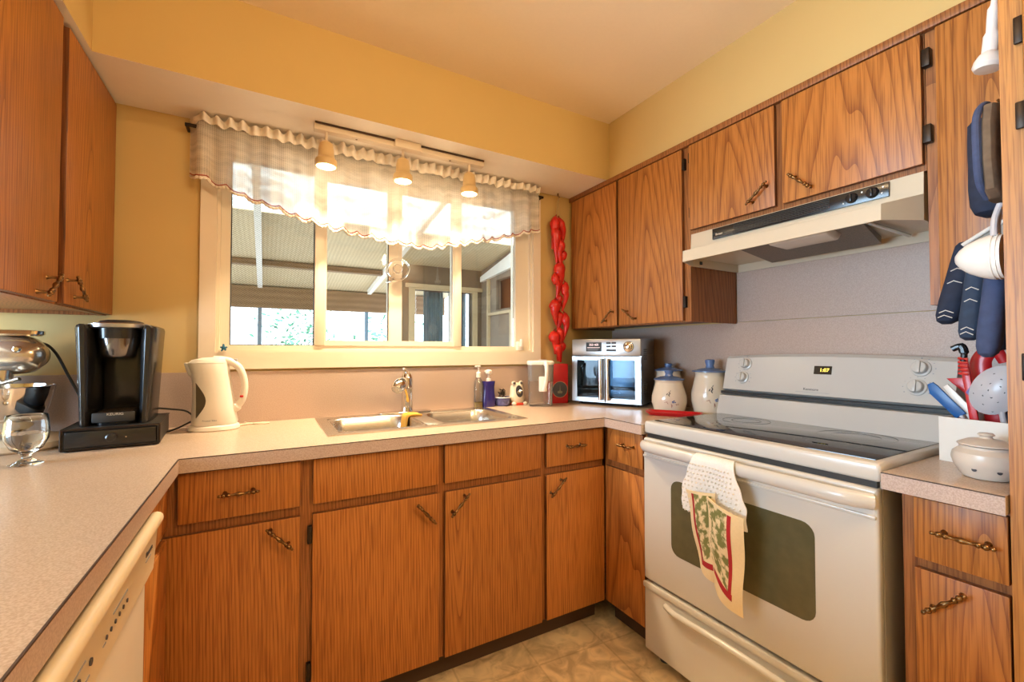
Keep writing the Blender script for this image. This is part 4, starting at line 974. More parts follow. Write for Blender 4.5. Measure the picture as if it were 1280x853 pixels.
for k, (xa, za, xb, zb2, r) in enumerate(peps):
    y = .588 + .012 * math.sin(k * 2.1)
    mid = ((xa + xb) / 2 + .012 * math.sin(k * 1.7), y - .008, (za + zb2) / 2)
    ps = smooth([(xa, y, za), (xa * .7 + xb * .3 + .004 * math.sin(k), y - .006, za * .7 + zb2 * .3), mid, (xb, y, zb2)], 5)
    n_ = len(ps); rs = [r * (.35 + .65 * min(1, i / (n_ * .16))) * (1 - .80 * max(0, (i / (n_ - 1) - .25) / .75) ** 1.4) for i in range(n_)]
    rs = [q * 1.12 for q in rs]
    bm = BM(); tube(bm, ps, rs, 14); p_ = part('pepper', bm, 'chili', ch, ang=70)
    bm = BM(); tube(bm, [(xa, y, za - .004), (xa + (1.688 - xa) * .4, y, za + .014)], [.006, .003], 8); part('stem', bm, 'redcloth', p_)
# red box with a dark round emblem
rb = thing('red_box', 'red box with a dark round emblem standing below the chilli string', 'box', (1.652, .568, .914), R(-14), local=True)
part('body', box(BM(), -.062, .062, -.035, .035, 0, .222, .004), 'redbox', rb)
bm = BM(); lathe(bm, [(.044, 0), (.044, .0008)], (.012, -.0352, .078), 36, '-Y'); em = part('emblem', bm, 'ink', rb)
bm = BM(); lathe(bm, [(.046, 0), (.046, .0012), (.0435, .0012), (.0435, 0)], (.012, -.0354, .078), 40, '-Y', cap=False); part('emblem_ring', bm, simple('tan_print', (.42, .25, .14), .5), em)
bm = BM(); prism(bm, [(.010, .072), (.012, .106), (.0145, .072), (.028, .066), (.024, .056), (.0, .056), (-.004, .066)], 'Y', -.0372, -.036); part('emblem_mark', bm, simple('grey_green_print', (.20, .19, .13), .5), em)

# ------------------------------------------------------------------ water pitcher
wp = thing('water_pitcher', 'clear plastic water pitcher with white lid, filter cup and handle, beside the red box', 'pitcher', (1.503, .500, .914), R(-28), local=True)
def rsec(hx, hy, z, r): return [(x, y, z) for x, y in rrect(-hx, hx, -hy, hy, r, 5)]
bm = rings(BM(), [rsec(.060, .045, 0, .02), rsec(.062, .047, .01, .022), rsec(.070, .053, .225, .025)], cap=False)
vs = [v for v in bm.verts if v.co.z < 1e-6]; bm.faces.new(vs[::-1]); part('jug', bm, 'clear', wp)
bm = rings(BM(), [rsec(.064, .048, .135, .022), rsec(.068, .051, .222, .024)], cap=True); part('filter_cup', bm, 'frost', wp)
bm = rings(BM(), [rsec(.071, .054, .222, .026), rsec(.072, .055, .236, .027), rsec(.064, .048, .243, .024)], cap=True); part('lid', bm, 'plastic', wp)
bm = BM(); tube(bm, smooth([(.02, -.050, .226), (.024, -.078, .225), (.026, -.088, .19), (.022, -.078, .13), (.012, -.060, .085)]), [.011] * 12 + [.010] * 13, 12)
box(bm, -.012, .030, -.058, -.049, .08, .16, .004); part('handle', bm, 'plastic', wp)
bm = BM(); box(bm, -.008, .032, -.040, -.02, .243, .249, .002); part('lid_flap', bm, 'greyplastic', wp)

# ------------------------------------------------------------------ soap, scrubber, figurine
sp = thing('soap_dispenser', 'clear pump bottle with a little yellow soap left of the blue soap bottle', 'soap dispenser', (1.183, .603, .914))
bm = BM(); loft(bm, [(1.183, .603, z, a, a * .75) for z, a in ((.914, .022), (.918, .025), (1.02, .025), (1.05, .021), (1.065, .012), (1.075, .011))], 24); b_ = part('bottle', bm, 'clear', sp)
bm = BM(); loft(bm, [(1.183, .603, z, a, a * .75) for z, a in ((.9165, .0215), (.935, .0235), (.94, .0235))], 24); part('soap', bm, 'yellowsoap', b_)
bm = BM(); lathe(bm, [(.013, 1.070), (.013, 1.095), (.009, 1.099), (.004, 1.10), (.004, 1.125)], (1.183, .603, 0), 18); box(bm, 1.163, 1.194, .596, .610, 1.123, 1.133, .003); part('pump', bm, 'plastic', sp)
sp = thing('soap_dispenser', 'deep blue soap bottle with white pump head behind the right sink bowl', 'soap dispenser', (1.240, .598, .914))
bm = BM(); loft(bm, [(1.240, .598, z, a, a * .62) for z, a in ((.9145, .034), (.918, .036), (.955, .037), (.985, .032), (1.02, .031), (1.047, .036), (1.05, .034))], 28, 2.6); part('bottle', bm, 'bluesoap', sp)
bm = BM(); lathe(bm, [(.013, 1.05), (.013, 1.062), (.006, 1.066), (.005, 1.085)], (1.240, .598, 0), 18); loft(bm, [(1.240, .598, 1.083, .012, .012), (1.240, .598, 1.092, .020, .016), (1.240, .598, 1.104, .018, .015), (1.240, .598, 1.110, .010, .009)], 18); box(bm, 1.216, 1.240, .592, .604, 1.094, 1.106, .004); part('pump', bm, 'plastic', sp)
sb = thing('scrubber_dish', 'small dark blue patterned pot with a white rim holding a steel scouring pad', 'scrubber dish', (1.323, .60, .914))
bm = BM(); lathe(bm, [(.03, .9145), (.036, .917), (.041, .935), (.041, .955), (.044, .957), (.044, .962), (.038, .962), (.034, .95), (.001, .948)], (1.323, .60, 0), 28); b_ = part('pot', bm, simple('blue_white_ceramic', (0.10, 0.10, 0.25), 0.25, var=0.9, scale=70), sb)
bm = BM(); lathe(bm, [(.0445, .9575), (.0455, .960), (.0445, .9625), (.042, .9625)], (1.323, .60, 0), 28, cap=False); part('rim', bm, 'whiteink', b_)
bm = BM(); rnd2 = random.Random(2)
for k in range(90):
    a, r, z = rnd2.uniform(0, 2 * PI), rnd2.uniform(0, .030), rnd2.uniform(.957, 1.0)
    r *= 1 - (z - .957) / .065
    p = Vector((1.323 + r * math.cos(a), .60 + r * math.sin(a), z)); tube(bm, [p, p + Vector((rnd2.uniform(-.010, .010), rnd2.uniform(-.010, .010), rnd2.uniform(-.006, .008)))], .0018, 5)
part('scouring_pad', bm, 'darkmetal', sb)
fr = thing('frog_holder', 'cream ceramic frog figure with wide open dark mouth, left of the water pitcher', 'figurine', (1.414, .597, .914))
fx0, fy0 = 1.414, .597
bm = BM(); loft(bm, [(fx0, fy0, z, a, b) for z, a, b in ((.926, .035, .028), (.94, .044, .034), (.958, .047, .036), (.978, .043, .033), (1.0, .042, .031), (1.018, .038, .028), (1.030, .025, .02), (1.036, .006, .005))], 28); b_ = part('body', bm, 'cream', fr)
bm = BM(); lathe(bm, [(.001, -.004), (.032, -.003), (.034, 0), (.030, .002), (.001, .003)], (0, 0, 0), 24, 'Y', sy=.62)
for v in bm.verts: v.co.z = v.co.z + .5 * abs(v.co.x) * 0
bmesh.ops.rotate(bm, cent=(0, 0, 0), matrix=Matrix.Rotation(R(-12), 3, 'Y'), verts=bm.verts[:]); bmesh.ops.translate(bm, vec=(fx0 - .006, fy0 - .034, .990), verts=bm.verts[:])
mo = part('mouth', bm, 'ink', fr, recalc=True)
bm = BM()
for k in range(40):
    a = rnd2.uniform(0, 2 * PI); r = rnd2.uniform(0, 1); p = Vector((fx0 - .006 + .022 * r * math.cos(a), fy0 - .037, .986 + .010 * r * math.sin(a))); tube(bm, [p, p + Vector((rnd2.uniform(-.008, .008), rnd2.uniform(-.006, .0), rnd2.uniform(-.006, .006)))], .0012, 5)
part('scouring_pad', bm, 'steel', mo)
for s in (-1, 1):
    bm = BM(); bmesh.ops.create_uvsphere(bm, u_segments=16, v_segments=10, radius=.0125, matrix=Matrix.Translation((fx0 + s * .022 - .006, fy0 - .012, 1.033))); e_ = part('eye', bm, 'cream', fr)
    bm = BM(); bmesh.ops.create_uvsphere(bm, u_segments=12, v_segments=8, radius=.0075, matrix=Matrix.Translation((fx0 + s * .022 - .008, fy0 - .020, 1.034))); part('pupil', bm, 'ink', e_)
    bm = BM(); loft(bm, [(fx0 + s * .034, fy0 - .026, z, a, a) for z, a in ((.915, .012), (.925, .015), (.934, .006))], 14); part('foot', bm, 'cream', fr)
bm = BM(); loft(bm, [(fx0, fy0 - .005, z, a, a * .7) for z, a in ((.9145, .043), (.919, .045), (.926, .042), (.928, .03))], 28); part('base', bm, simple('orange_red_glaze', (.62, .05, .02), .3), fr)

# ------------------------------------------------------------------ countertop oven with french doors
ov = thing('toaster_oven', 'stainless countertop oven with two glass doors standing diagonally in the right corner', 'toaster oven', (1.816, .3285, .9145), math.atan2(-.883, .469), local=True)
OW, OD, OH = .388, .245, .362       # local: x along the front (left to right), y into the body
o2 = OW / 2
bm = BM(); box(bm, -o2, o2, .0, OD, .014, .020); box(bm, -o2, o2, .0, OD, OH - .09, OH, .006); box(bm, -o2, -o2 + .012, .0, OD, .02, OH - .09); box(bm, o2 - .012, o2, .0, OD, .02, OH - .09); box(bm, -o2, o2, OD - .006, OD, .02, OH - .09)
part('body', bm, 'ovensteel', ov)
part('cavity', gridslab(BM(), [-o2 + .0125, -o2 + .014, o2 - .014, o2 - .0125], [.021, .022, .269, .270], lambda i, j: not (i == 1 and j == 1), .01, OD - .01, 'Y'), 'steel', ov)
pn_ = part('control_panel', box(BM(), -o2, o2, -.016, .0, OH - .095, OH - .002, .006), 'ovensteel', ov)
part('display', box(BM(), -.108, -.018, -.0172, -.0155, OH - .070, OH - .020), 'blackmat', pn_)
text('display_text', '350 400', .017, pn_, (-.063, -.0176, OH - .034), FACE_NEGY, 'digits2')
for k in range(3): part('display_line', box(BM(), -.100, -.028 - .006 * k, -.0178, -.0170, OH - .050 - .007 * k, OH - .0475 - .007 * k), 'greyink' if k else 'digits2', pn_)
for i in range(2):
    for j in range(2): part('button', box(BM(), .008 + i * .030, .033 + i * .030, -.0178, -.0155, OH - .030 - j * .019, OH - .019 - j * .019, .001), 'ink', pn_)
part('button', box(BM(), .008, .063, -.0178, -.0155, OH - .070, OH - .058, .001), 'ink', pn_)
bm = BM(); lathe(bm, [(.026, .0155), (.026, .020), (.021, .022), (.020, .034), (.017, .036)], (.130, 0, OH - .045), 28, '-Y'); part('dial', bm, 'chrome', pn_)
bm = BM(); lathe(bm, [(.0285, .0155), (.0285, .0185), (.0255, .0185), (.0255, .0155)], (.130, 0, OH - .045), 28, '-Y', cap=False); part('dial_ring', bm, 'ink', pn_)
for s in (-1, 1):
    a, b = (-o2, -.003) if s < 0 else (.003, o2)
    f_in = (a + .030, b - .022) if s < 0 else (a + .022, b - .030)
    dd = part('door', gridslab(BM(), [a, f_in[0], f_in[1], b], [.016, .040, .245, .264], lambda i, j: not (i == 1 and j == 1), -.016, -.002, 'Y'), 'ovensteel', ov)
    part('door_glass', box(BM(), f_in[0], f_in[1], -.010, -.007, .040, .245), 'ovenglass', dd)
    hx = s * .020
    bm = BM(); lathe(bm, [(.0095, .030), (.011, .032), (.011, .252), (.0095, .254)], (hx, -.034, 0), 16); box(bm, hx - .006, hx + .006, -.034, -.015, .045, .06); box(bm, hx - .006, hx + .006, -.034, -.015, .225, .24); part('handle', bm, 'chrome', dd)
bm = BM()
for k in range(13): tube(bm, [(-o2 + .016, .02 + k * .016, .085), (o2 - .016, .02 + k * .016, .085)], .002, 6)
tube(bm, [(-.17, .02, .085), (-.17, .22, .085)], .003, 6); tube(bm, [(.17, .02, .085), (.17, .22, .085)], .003, 6); part('rack', bm, 'chrome', ov)
part('drip_tray', box(BM(), -o2 + .02, o2 - .02, .02, OD - .02, .034, .044, .003), 'steel', ov)
bm = BM(); tube(bm, [(-.155, .03, .10), (-.150, .03, .16), (-.158, .03, .20), (-.14, .05, .225)], .007, 8); part('rotisserie_arm', bm, 'blackmat', ov)
bm = BM()
for zc in (.28, .10):
    for i in range(6):
        for j in range(6): box(bm, o2 - .0005, o2 + .0008, .035 + i * .011, .040 + i * .011, zc - .03 + j * .010, zc - .025 + j * .010)
part('vent_holes', bm, 'ink', ov)
for x in (-.16, .16):
    for y in (.03, OD - .03):
        bm = BM(); lathe(bm, [(.012, 0), (.012, .0145)], (x, y, 0), 12); part('foot', bm, 'blackmat', ov)

# ------------------------------------------------------------------ stoneware canisters with blue lids
def canister(x, y, s, label, h, r, lidr, knobh, lift=0.0):
    t = thing('canister', label, 'canister', (x, y, .914), math.atan2(-.55, .83) + .0, 'canisters', local=True)
    pr_ = [(.80 * r, 0), (.86 * r, .004), (1.0 * r, h * .32), (.985 * r, h * .5), (.80 * r, h * .86), (.765 * r, h * .93), (.80 * r, h * .975), (.80 * r, h), (.72 * r, h), (.70 * r, h * .9), (.01, h * .88)]
    bm = BM(); lathe(bm, pr_, (0, 0, 0), 40); bd = part('jar', bm, 'cream', t)
    bm = BM(); lathe(bm, [(.70 * r, h + lift + .0005), (lidr, h + lift + .002), (lidr, h + lift + .006), (.5 * r, h + lift + .017), (.24 * r, h + lift + .020), (.20 * r, h + lift + .03), (.25 * r, h + knobh + lift - .012), (.25 * r, h + knobh + lift - .003), (.18 * r, h + knobh + lift), (.001, h + knobh + lift)], (0, 0, 0), 36); part('lid', bm, 'blueglaze', t)
    # painted sprig: small strokes lying on the glaze, facing the room
    def surf(a, z):
        rr_ = 0
        for (r0, z0), (r1, z1) in zip(pr_[:7], pr_[1:8]):
            if z0 <= z <= z1: rr_ = r0 + (r1 - r0) * (z - z0) / max(1e-6, z1 - z0)
        return Vector(((rr_ + .0004) * math.cos(a), (rr_ + .0004) * math.sin(a), z))
    def stroke(bm, a0, z0, a1, z1, wd):
        p0, p1 = surf(a0, z0), surf(a1, z1); pm = surf((a0 + a1) / 2, (z0 + z1) / 2); tube(bm, [p0, pm, p1], [wd * .4, wd, wd * .4], 6)
    A = R(-90 - 6)
    dk = BM(); bl = BM(); rd = BM()
    for k, (a, z) in enumerate(((-.25, .62), (-.18, .66), (-.12, .62), (-.22, .58))): stroke(dk, A + a, h * z, A + a + (.09 if k % 2 else -.07), h * (z - .06), .0022 * s)
    stroke(dk, A - .14, h * .66, A - .06, h * .71, .0012 * s)
    for a, z in ((-.02, .36), (.05, .38), (.11, .34), (.0, .33)): stroke(bl, A + a, h * z, A + a + .10, h * (z + .01), .0030 * s)
    for a0, z0, a1, z1 in ((-.45, .33, -.25, .36), (-.30, .35, -.22, .28), (-.05, .30, -.03, .17), (.18, .28, .42, .27), (.22, .30, .26, .24), (.36, .32, .36, .26), (-.02, .28, .02, .2)): stroke(rd, A + a0, h * z0, A + a1, h * z1, .0012 * s)
    part('painted_motif', dk, 'ink', bd); part('painted_motif', bl, 'blueglaze', bd); part('painted_motif', rd, simple('brown_paint', (.28, .09, .06), .4), bd)
    return t
canister(1.930, .002, 1.0, 'smallest cream stoneware canister with knobbed blue lid, in front near the red tray', .153, .082, .072, .051)
canister(2.060, .118, 1.0, 'cream stoneware canister half hidden behind the smallest one', .190, .077, .073, .040)
canister(2.052, -.1365, 1.2, 'largest cream stoneware canister with blue lid, right beside the stove', .195, .085, .080, .060)
rt = thing('spoon_rest', 'long low red tray lying on the counter in front of the canisters', 'tray', (1.832, -.108, .914), R(-58), local=True)
bm = BM(); rr = []
for hx, hy, z in ((.105, .035, 0), (.115, .045, .010), (.122, .050, .017), (.118, .046, .017), (.110, .040, .010), (.100, .030, .005)):
    rr.append([(x, y, z) for x, y in rrect(-hx, hx, -hy, hy, .024, 5)])
rings(bm, rr); part('tray', bm, 'red', rt)

# ------------------------------------------------------------------ coffee maker on its pod drawer
pdw = thing('pod_drawer', 'low black coffee pod drawer with a round knob under the coffee maker', 'drawer box', (-.207, .40, .914), R(4), local=True)
part('shell', gridslab(BM(), [-.112, -.106, .106, .112], [0.004, .010, .060, .066], lambda i, j: not (i == 1 and j == 1), -.14, .145, 'Y'), 'blackmat', pdw)
dd = part('drawer', box(BM(), -.104, .104, -.146, .14, .012, .058, .002), 'black', pdw)
bm = BM(); lathe(bm, [(.006, 0), (.006, .006), (.012, .009), (.013, .014), (.009, .018)], (.0, -.146, .036), 20, '-Y'); part('knob', bm, 'black', dd)
bm = BM(); lathe(bm, [(.002, 0), (.002, .002)], (.033, -.146, .034), 10, '-Y'); part('screw', bm, 'steel', dd)
bm = BM()
for z in (.0645, .0055): tube(bm, [(-.112, -.1405, z), (.112, -.1405, z)], .0028, 8)
for x in (-.112, .112): tube(bm, [(x, -.1405, .0055), (x, -.1405, .0645)], .0028, 8); tube(bm, [(x, -.1405, .0645), (x, .145, .0645)], .0026, 8)
part('wire_frame', bm, 'darkmetal', pdw)
for x in (-.1, .1):
    for y in (-.13, .13):
        bm = BM(); lathe(bm, [(.006, 0), (.006, .0045)], (x, y, 0), 10); part('foot', bm, 'blackmat', pdw)
km = thing('coffee_maker', 'black single-cup coffee maker with silver lid ring on top of the pod drawer', 'coffee maker', (-.208, .415, .981), R(3), local=True)
bm = BM()
for s in (-1, 1):
    loft(bm, [(s * c_, -.005, z, a, .115) for z, c_, a in ((.0, .070, .0165), (.01, .070, .0175), (.10, .0725, .020), (.25, .0765, .0245), (.298, .078, .026), (.307, .078, .023), (.311, .077, .015))], 26, 2.8)
part('side_housing', bm, 'black', km)
bm = BM(); box(bm, -.052, .052, .01, .11, .0, .300, .01); part('back_housing', bm, 'black', km)
bm = BM(); loft(bm, [(0, -.02, .31, .058, .085), (0, -.02, .318, .056, .083), (0, -.02, .325, .050, .076), (0, -.02, .328, .035, .06)], 30, 3.2); part('lid', bm, 'blackmat', km)
bm = BM(); loft(bm, [(0, -.036, .300, .071, .088), (0, -.036, .303, .075, .092), (0, -.036, .314, .075, .092), (0, -.036, .317, .068, .085)], 34, 3.0); part('lid_ring', bm, 'ovensteel', km, label='silver lid ring')
bm = BM(); loft(bm, [(0, -.062, .268, .0515, .058), (0, -.062, .2995, .0515, .062)], 30, 2.6); part('head_collar', bm, 'black', km)
bm = BM(); lathe(bm, [(.001, .208), (.034, .209), (.041, .217), (.049, .255), (.0512, .269)], (0, -.066, 0), 28); part('brew_head', bm, simple('smoked_chrome', (.20, .19, .19), .15, .9), km)
bm = BM(); loft(bm, [(0, -.05, .0, .050, .072), (0, -.05, .036, .053, .075), (0, -.05, .040, .050, .072)], 30, 3.4); dt = part('drip_tray', bm, 'black', km)
part('tray_front', box(BM(), -.050, .050, -.1285, -.120, .010, .040, .003), 'blackmat', dt)
text('logo', 'KEURIG', .0105, dt, (.004, -.1292, .034), FACE_NEGY, 'silverink', sx=1.1)
bm = BM()
for k in range(9): box(bm, -.04, .04, -.11 + k * .011, -.107 + k * .011, .040, .0415)
part('tray_grille', bm, 'darkmetal', dt)
bm = BM(); tube(bm, smooth([(.06, .06, .03), (.12, .10, .015), (.16, .145, .0), (.19, .165, -.03), (.215, .19, -.035)]), .0032, 8); tube(bm, smooth([(.06, .09, -.035), (.10, .06, -.060), (.14, .10, -.055), (.18, .15, -.04), (.215, .19, -.035)]), .0032, 8); part('power_cord', bm, 'blackmat', km)

# ------------------------------------------------------------------ stand mixer (cut by the frame)
mx_ = thing('stand_mixer', 'stand mixer with chrome head and steel bowl at the left edge on the counter', 'mixer', (-.50, .44, .914))
bm = BM(); loft(bm, [(-.485, .42, z, a, b) for z, a, b in ((.9145, .150, .125), (.920, .155, .13), (.936, .152, .127), (.946, .13, .105), (.950, .10, .08))], 40, 2.4); part('base', bm, 'cream', mx_)
bm = BM(); lathe(bm, [(.055, .951), (.062, .953), (.050, .962), (.075, .975), (.100, 1.02), (.113, 1.075), (.117, 1.10), (.120, 1.103), (.114, 1.103), (.108, 1.06), (.09, 1.0), (.01, .97)], (-.492, .425, 0), 48); part('bowl', bm, 'chrome', mx_)
bm = BM(); loft(bm, [(-.565, .565, .945, .05, .045), (-.565, .565, 1.05, .042, .04), (-.56, .56, 1.15, .046, .045), (-.55, .55, 1.19, .05, .05)], 28); part('column', bm, 'cream', mx_)
bm = BM(); tube(bm, [(-.62, .535, 1.215), (-.605, .53, 1.215), (-.56, .505, 1.21), (-.49, .468, 1.20), (-.44, .445, 1.196), (-.412, .43, 1.194), (-.402, .425, 1.193)], [.03, .055, .068, .067, .056, .034, .01], 28); part('head', bm, simple('metallic_grey_head', (.62, .55, .47), .18, .75), mx_)
bm = BM(); tube(bm, [(-.57, .44, 1.20), (-.545, .425, 1.195)], .030, 24); lathe(bm, [(.006, -.012), (.010, -.008), (.010, .01), (.006, .014)], (-.452, .405, 1.215), 14, 'Y'); part('hub', bm, 'chrome', mx_)
bm = BM(); loft(bm, [(-.49, .445, 1.256, .075, .028), (-.49, .445, 1.262, .085, .034), (-.485, .445, 1.272, .08, .032), (-.485, .445, 1.275, .06, .02)], 28, 2.2); part('top_cap', bm, 'chrome', mx_)
bm = BM(); tube(bm, [(-.52, .42, 1.15), (-.48, .40, 1.112), (-.44, .385, 1.125)], .006, 8); part('beater_pin', bm, 'steel', mx_)
bm = BM(); tube(bm, [(-.49, .43, 1.15), (-.492, .428, 1.11)], .018, 14); part('beater_shaft', bm, 'steel', mx_)
bm = BM(); tube(bm, smooth([(-.47, .50, 1.225), (-.44, .53, 1.235), (-.415, .555, 1.205), (-.385, .575, 1.12), (-.352, .585, 1.03), (-.34, .595, .95), (-.33, .60, .918)]), .0045, 8); part('power_cord', bm, 'blackmat', mx_)
# water goblet
gb = thing('water_goblet', 'stemmed clear glass with a little water on the counter in front of the mixer', 'glass', (-.335, .125, .914))
cx, cy = -.335, .125
bm = BM(); lathe(bm, [(.001, .9145), (.031, .9147), (.033, .917), (.020, .923), (.010, .930), (.009, .938), (.014, .944), (.030, .956), (.041, .980), (.043, 1.0), (.041, 1.025), (.0385, 1.043), (.037, 1.044), (.0385, 1.024), (.0405, 1.0), (.0385, .981), (.028, .960), (.012, .9495), (.001, .948)], (cx, cy, 0), 40, cap=False); part('goblet', bm, 'crystal', gb, ang=60)
bm = BM(); lathe(bm, [(.001, .9485), (.012, .950), (.0275, .9605), (.038, .981), (.040, .996), (.001, .996)], (cx, cy, 0), 36); part('water', bm, simple('water', (1, 1, 1), 0.0, var=0, **{'Transmission Weight': 1.0, 'IOR': 1.33}), gb)

# ------------------------------------------------------------------ electric kettle
kt = thing('kettle', 'cream jug kettle with a grey water window standing left of the sink', 'kettle', (.045, .505, .914), R(-6), local=True)
bm = BM(); loft(bm, [(-.006, 0, z, a, b) for z, a, b in ((.0, .080, .064), (.004, .083, .067), (.016, .080, .064), (.020, .074, .058))], 36, 2.3); part('power_base', bm, 'plastic', kt)
bm = BM(); loft(bm, [(-.004, 0, .021, .072, .056), (-.004, 0, .03, .074, .058), (-.008, 0, .09, .068, .056), (-.014, 0, .17, .062, .052), (-.020, 0, .215, .062, .050), (-.026, 0, .243, .066, .048), (-.026, 0, .250, .064, .046)], 40, 2.2)
part('body', bm, 'plastic', kt)
bm = BM(); loft(bm, [(-.026, 0, .2505, .065, .047), (-.022, 0, .262, .058, .042), (-.006, 0, .270, .040, .030), (0, 0, .272, .01, .01)], 36, 2.2); part('lid', bm, 'plastic', kt)
bm = BM(); hull(bm, [(-.088, -.016, .205), (-.060, -.03, .190), (-.060, .03, .190), (-.088, .016, .205), (-.104, -.012, .252), (-.060, -.032, .252), (-.060, .032, .252), (-.104, .012, .252)], .006); part('spout', bm, 'plastic', kt)
hp = smooth([(-.01, -.004, .262), (.035, -.006, .258), (.070, -.006, .235), (.088, -.006, .195), (.092, -.006, .15), (.085, -.006, .11), (.068, -.004, .085), (.045, -.002, .07)], 6)
bm = BM(); tube(bm, hp, [.016 - .004 * math.sin(i / (len(hp) - 1) * PI) + .004 * (i > len(hp) - 8) for i in range(len(hp))], 14); part('handle', bm, 'plastic', kt)
bm = BM()      # water window: a curved dark blade on the left-front flank
pl = []
for i in range(13):
    t = i / 12; z = .050 + .128 * t; pl.append((z, .50 * math.sin(t * PI)))
L1, L2 = [], []
KB = [(-.004, .03, .074, .058), (-.008, .09, .068, .056), (-.014, .17, .062, .052), (-.020, .215, .062, .050)]
def kb(a, z):
    for (c0, z0, x0, y0), (c1, z1, x1, y1) in zip(KB[:-1], KB[1:]):
        if z <= z1: break
    t = (z - z0) / (z1 - z0); L_ = lambda p, q: p + (q - p) * t
    return Vector((L_(c0, c1) + (L_(x0, x1) + .0022) * math.copysign(abs(math.cos(a)) ** (2 / 2.2), math.cos(a)), (L_(y0, y1) + .0022) * math.copysign(abs(math.sin(a)) ** (2 / 2.2), math.sin(a)), z))
for z, w_ in pl:
    a0 = R(180 + 51); L1.append(bm.verts.new(kb(a0 - .01, z))); L2.append(bm.verts.new(kb(a0 + .02 + w_, z)))
for i in range(12):
    bm.faces.new((L1[i], L2[i], L2[i + 1], L1[i + 1]))
bmesh.ops.solidify(bm, geom=bm.faces[:], thickness=.002)
part('water_window', bm, simple('grey_window', (.20, .165, .12), .2), kt, recalc=True)
bm = BM(); box(bm, .078, .090, -.022, -.012, .118, .126, .002); part('switch_light', bm, 'red', kt)
bm = BM(); box(bm, .052, .068, -.012, .0, .256, .266, .003); part('lid_button', bm, 'greyplastic', kt)
text('logo', 'Proctor Silex', .0085, kt, (-.01, -.0585, .040), FACE_NEGY, 'greyink')
bm = BM(); tube(bm, smooth([(.06, .03, .004), (.10, .06, .004), (.15, .075, .004), (.17, .06, .004), (.14, .05, .004), (.10, .075, .004), (.08, .095, .006)]), .0028, 8); part('power_cord', bm, 'cream', kt)

# ------------------------------------------------------------------ utensils and jar right of the stove
ub = thing('utensil_box', 'square white utensil holder on the counter between stove and pantry', 'utensil holder', (1.862, -1.108, .914), R(-8), local=True)
part('box', gridslab(BM(), [-.07, -.066, .066, .07], [-.078, -.074, .074, .078], lambda i, j: not (i == 1 and j == 1), .004, .118, 'Z'), 'plastic', ub)
part('bottom', box(BM(), -.07, .07, -.078, .078, 0, .0045), 'plastic', ub)
def P3(u, v, x): # u: along y (towards the pantry is negative), v: height, at depth x
    return Vector((x, u, v))
def blade(name, label, cat, poly, x, t, m, handle=None, hm='plastic', hr=.006):
    th = thing(name, label, cat, (x, poly[0][0], .93), group='utensils in the white holder')
    bm = BM(); prism(bm, poly, 'X', x - t / 2, x + t / 2, t * .3); part('head', bm, m, th)
    if handle:
        bm = BM(); tube(bm, handle, hr, 10); part('handle', bm, hm, th)
    return th
blade('spatula', 'blue silicone spatula leaning out to the left of the white utensil holder', 'spatula', [(-.988, 1.115), (-1.000, 1.122), (-1.010, 1.113), (-1.066, 1.042), (-1.046, 1.026), (-.992, 1.090)], 1.842, .008, 'blue', [(1.842, -1.056, 1.035), (1.838, -1.072, .99), (1.834, -1.09, .93)], 'greyplastic', .0055)
blade('spatula', 'red triangular spatula blade pointing left behind the blue spatula', 'spatula', [(-1.010, 1.131), (-1.062, 1.137), (-1.074, 1.085), (-1.066, 1.072)], 1.905, .006, 'red', [(1.905, -1.069, 1.08), (1.905, -1.08, 1.02), (1.903, -1.10, .93)], 'greyplastic', .006)
blade('spatula', 'white plastic spatula between the blue and red spatulas', 'spatula', [(-1.018, 1.110), (-1.028, 1.118), (-1.072, 1.060), (-1.076, 1.03), (-1.066, 1.03)], 1.852, .006, 'plastic', [(1.852, -1.07, 1.035), (1.856, -1.085, .99), (1.858, -1.10, .93)], 'plastic', .006)
ld = thing('serving_spoon', 'large red plastic serving spoon with curved stem standing in the white utensil holder', 'spoon', (1.85, -1.12, .93), group='utensils in the white holder')
pts = smooth([(1.890, -1.112, .93), (1.886, -1.112, 1.02), (1.880, -1.102, 1.09), (1.876, -1.088, 1.14), (1.876, -1.086, 1.18), (1.880, -1.098, 1.205), (1.886, -1.115, 1.208), (1.892, -1.126, 1.18)], 6)
bm = BM(); tube(bm, pts, [.019 + .004 * math.sin(i * .11) - .006 * max(0, i - 30) / 14 for i in range(len(pts))], 14)
for v in bm.verts: v.co.x = 1.884 + (v.co.x - 1.884) * .5
part('spoon', bm, 'red', ld)
tg = thing('tongs', 'red handled tongs with ribbed grip and black tip beside the red spoon', 'tongs', (1.83, -1.07, .93), group='utensils in the white holder')
bm = BM(); hull(bm, [(1.824, -1.103, .94), (1.832, -1.103, .94), (1.832, -1.085, .94), (1.824, -1.085, .94), (1.824, -1.074, 1.19), (1.832, -1.074, 1.19), (1.832, -1.058, 1.19), (1.824, -1.058, 1.19)], .002)
for k in range(5): tube(bm, [(1.823, -1.057, 1.15 + k * .010), (1.823, -1.076, 1.148 + k * .010)], .0035, 8)
part('arm', bm, 'red', tg)
bm = BM(); tube(bm, smooth([(1.828, -1.066, 1.18), (1.826, -1.068, 1.205), (1.826, -1.062, 1.222), (1.826, -1.045, 1.215)]), [.007] * 6 + [.010] * 7 + [.008] * 6, 10); part('tip', bm, 'black', tg)
bm = BM(); prism(bm, [(-1.070, 1.10), (-1.082, 1.12), (-1.092, 1.11), (-1.094, 1.09), (-1.086, 1.08)], 'X', 1.8225, 1.824); part('print', bm, 'purple', tg)
sk2 = thing('skimmer', 'pale grey perforated skimmer spoon standing in the white utensil holder next to the pantry', 'skimmer', (1.80, -1.15, .93), group='utensils in the white holder')
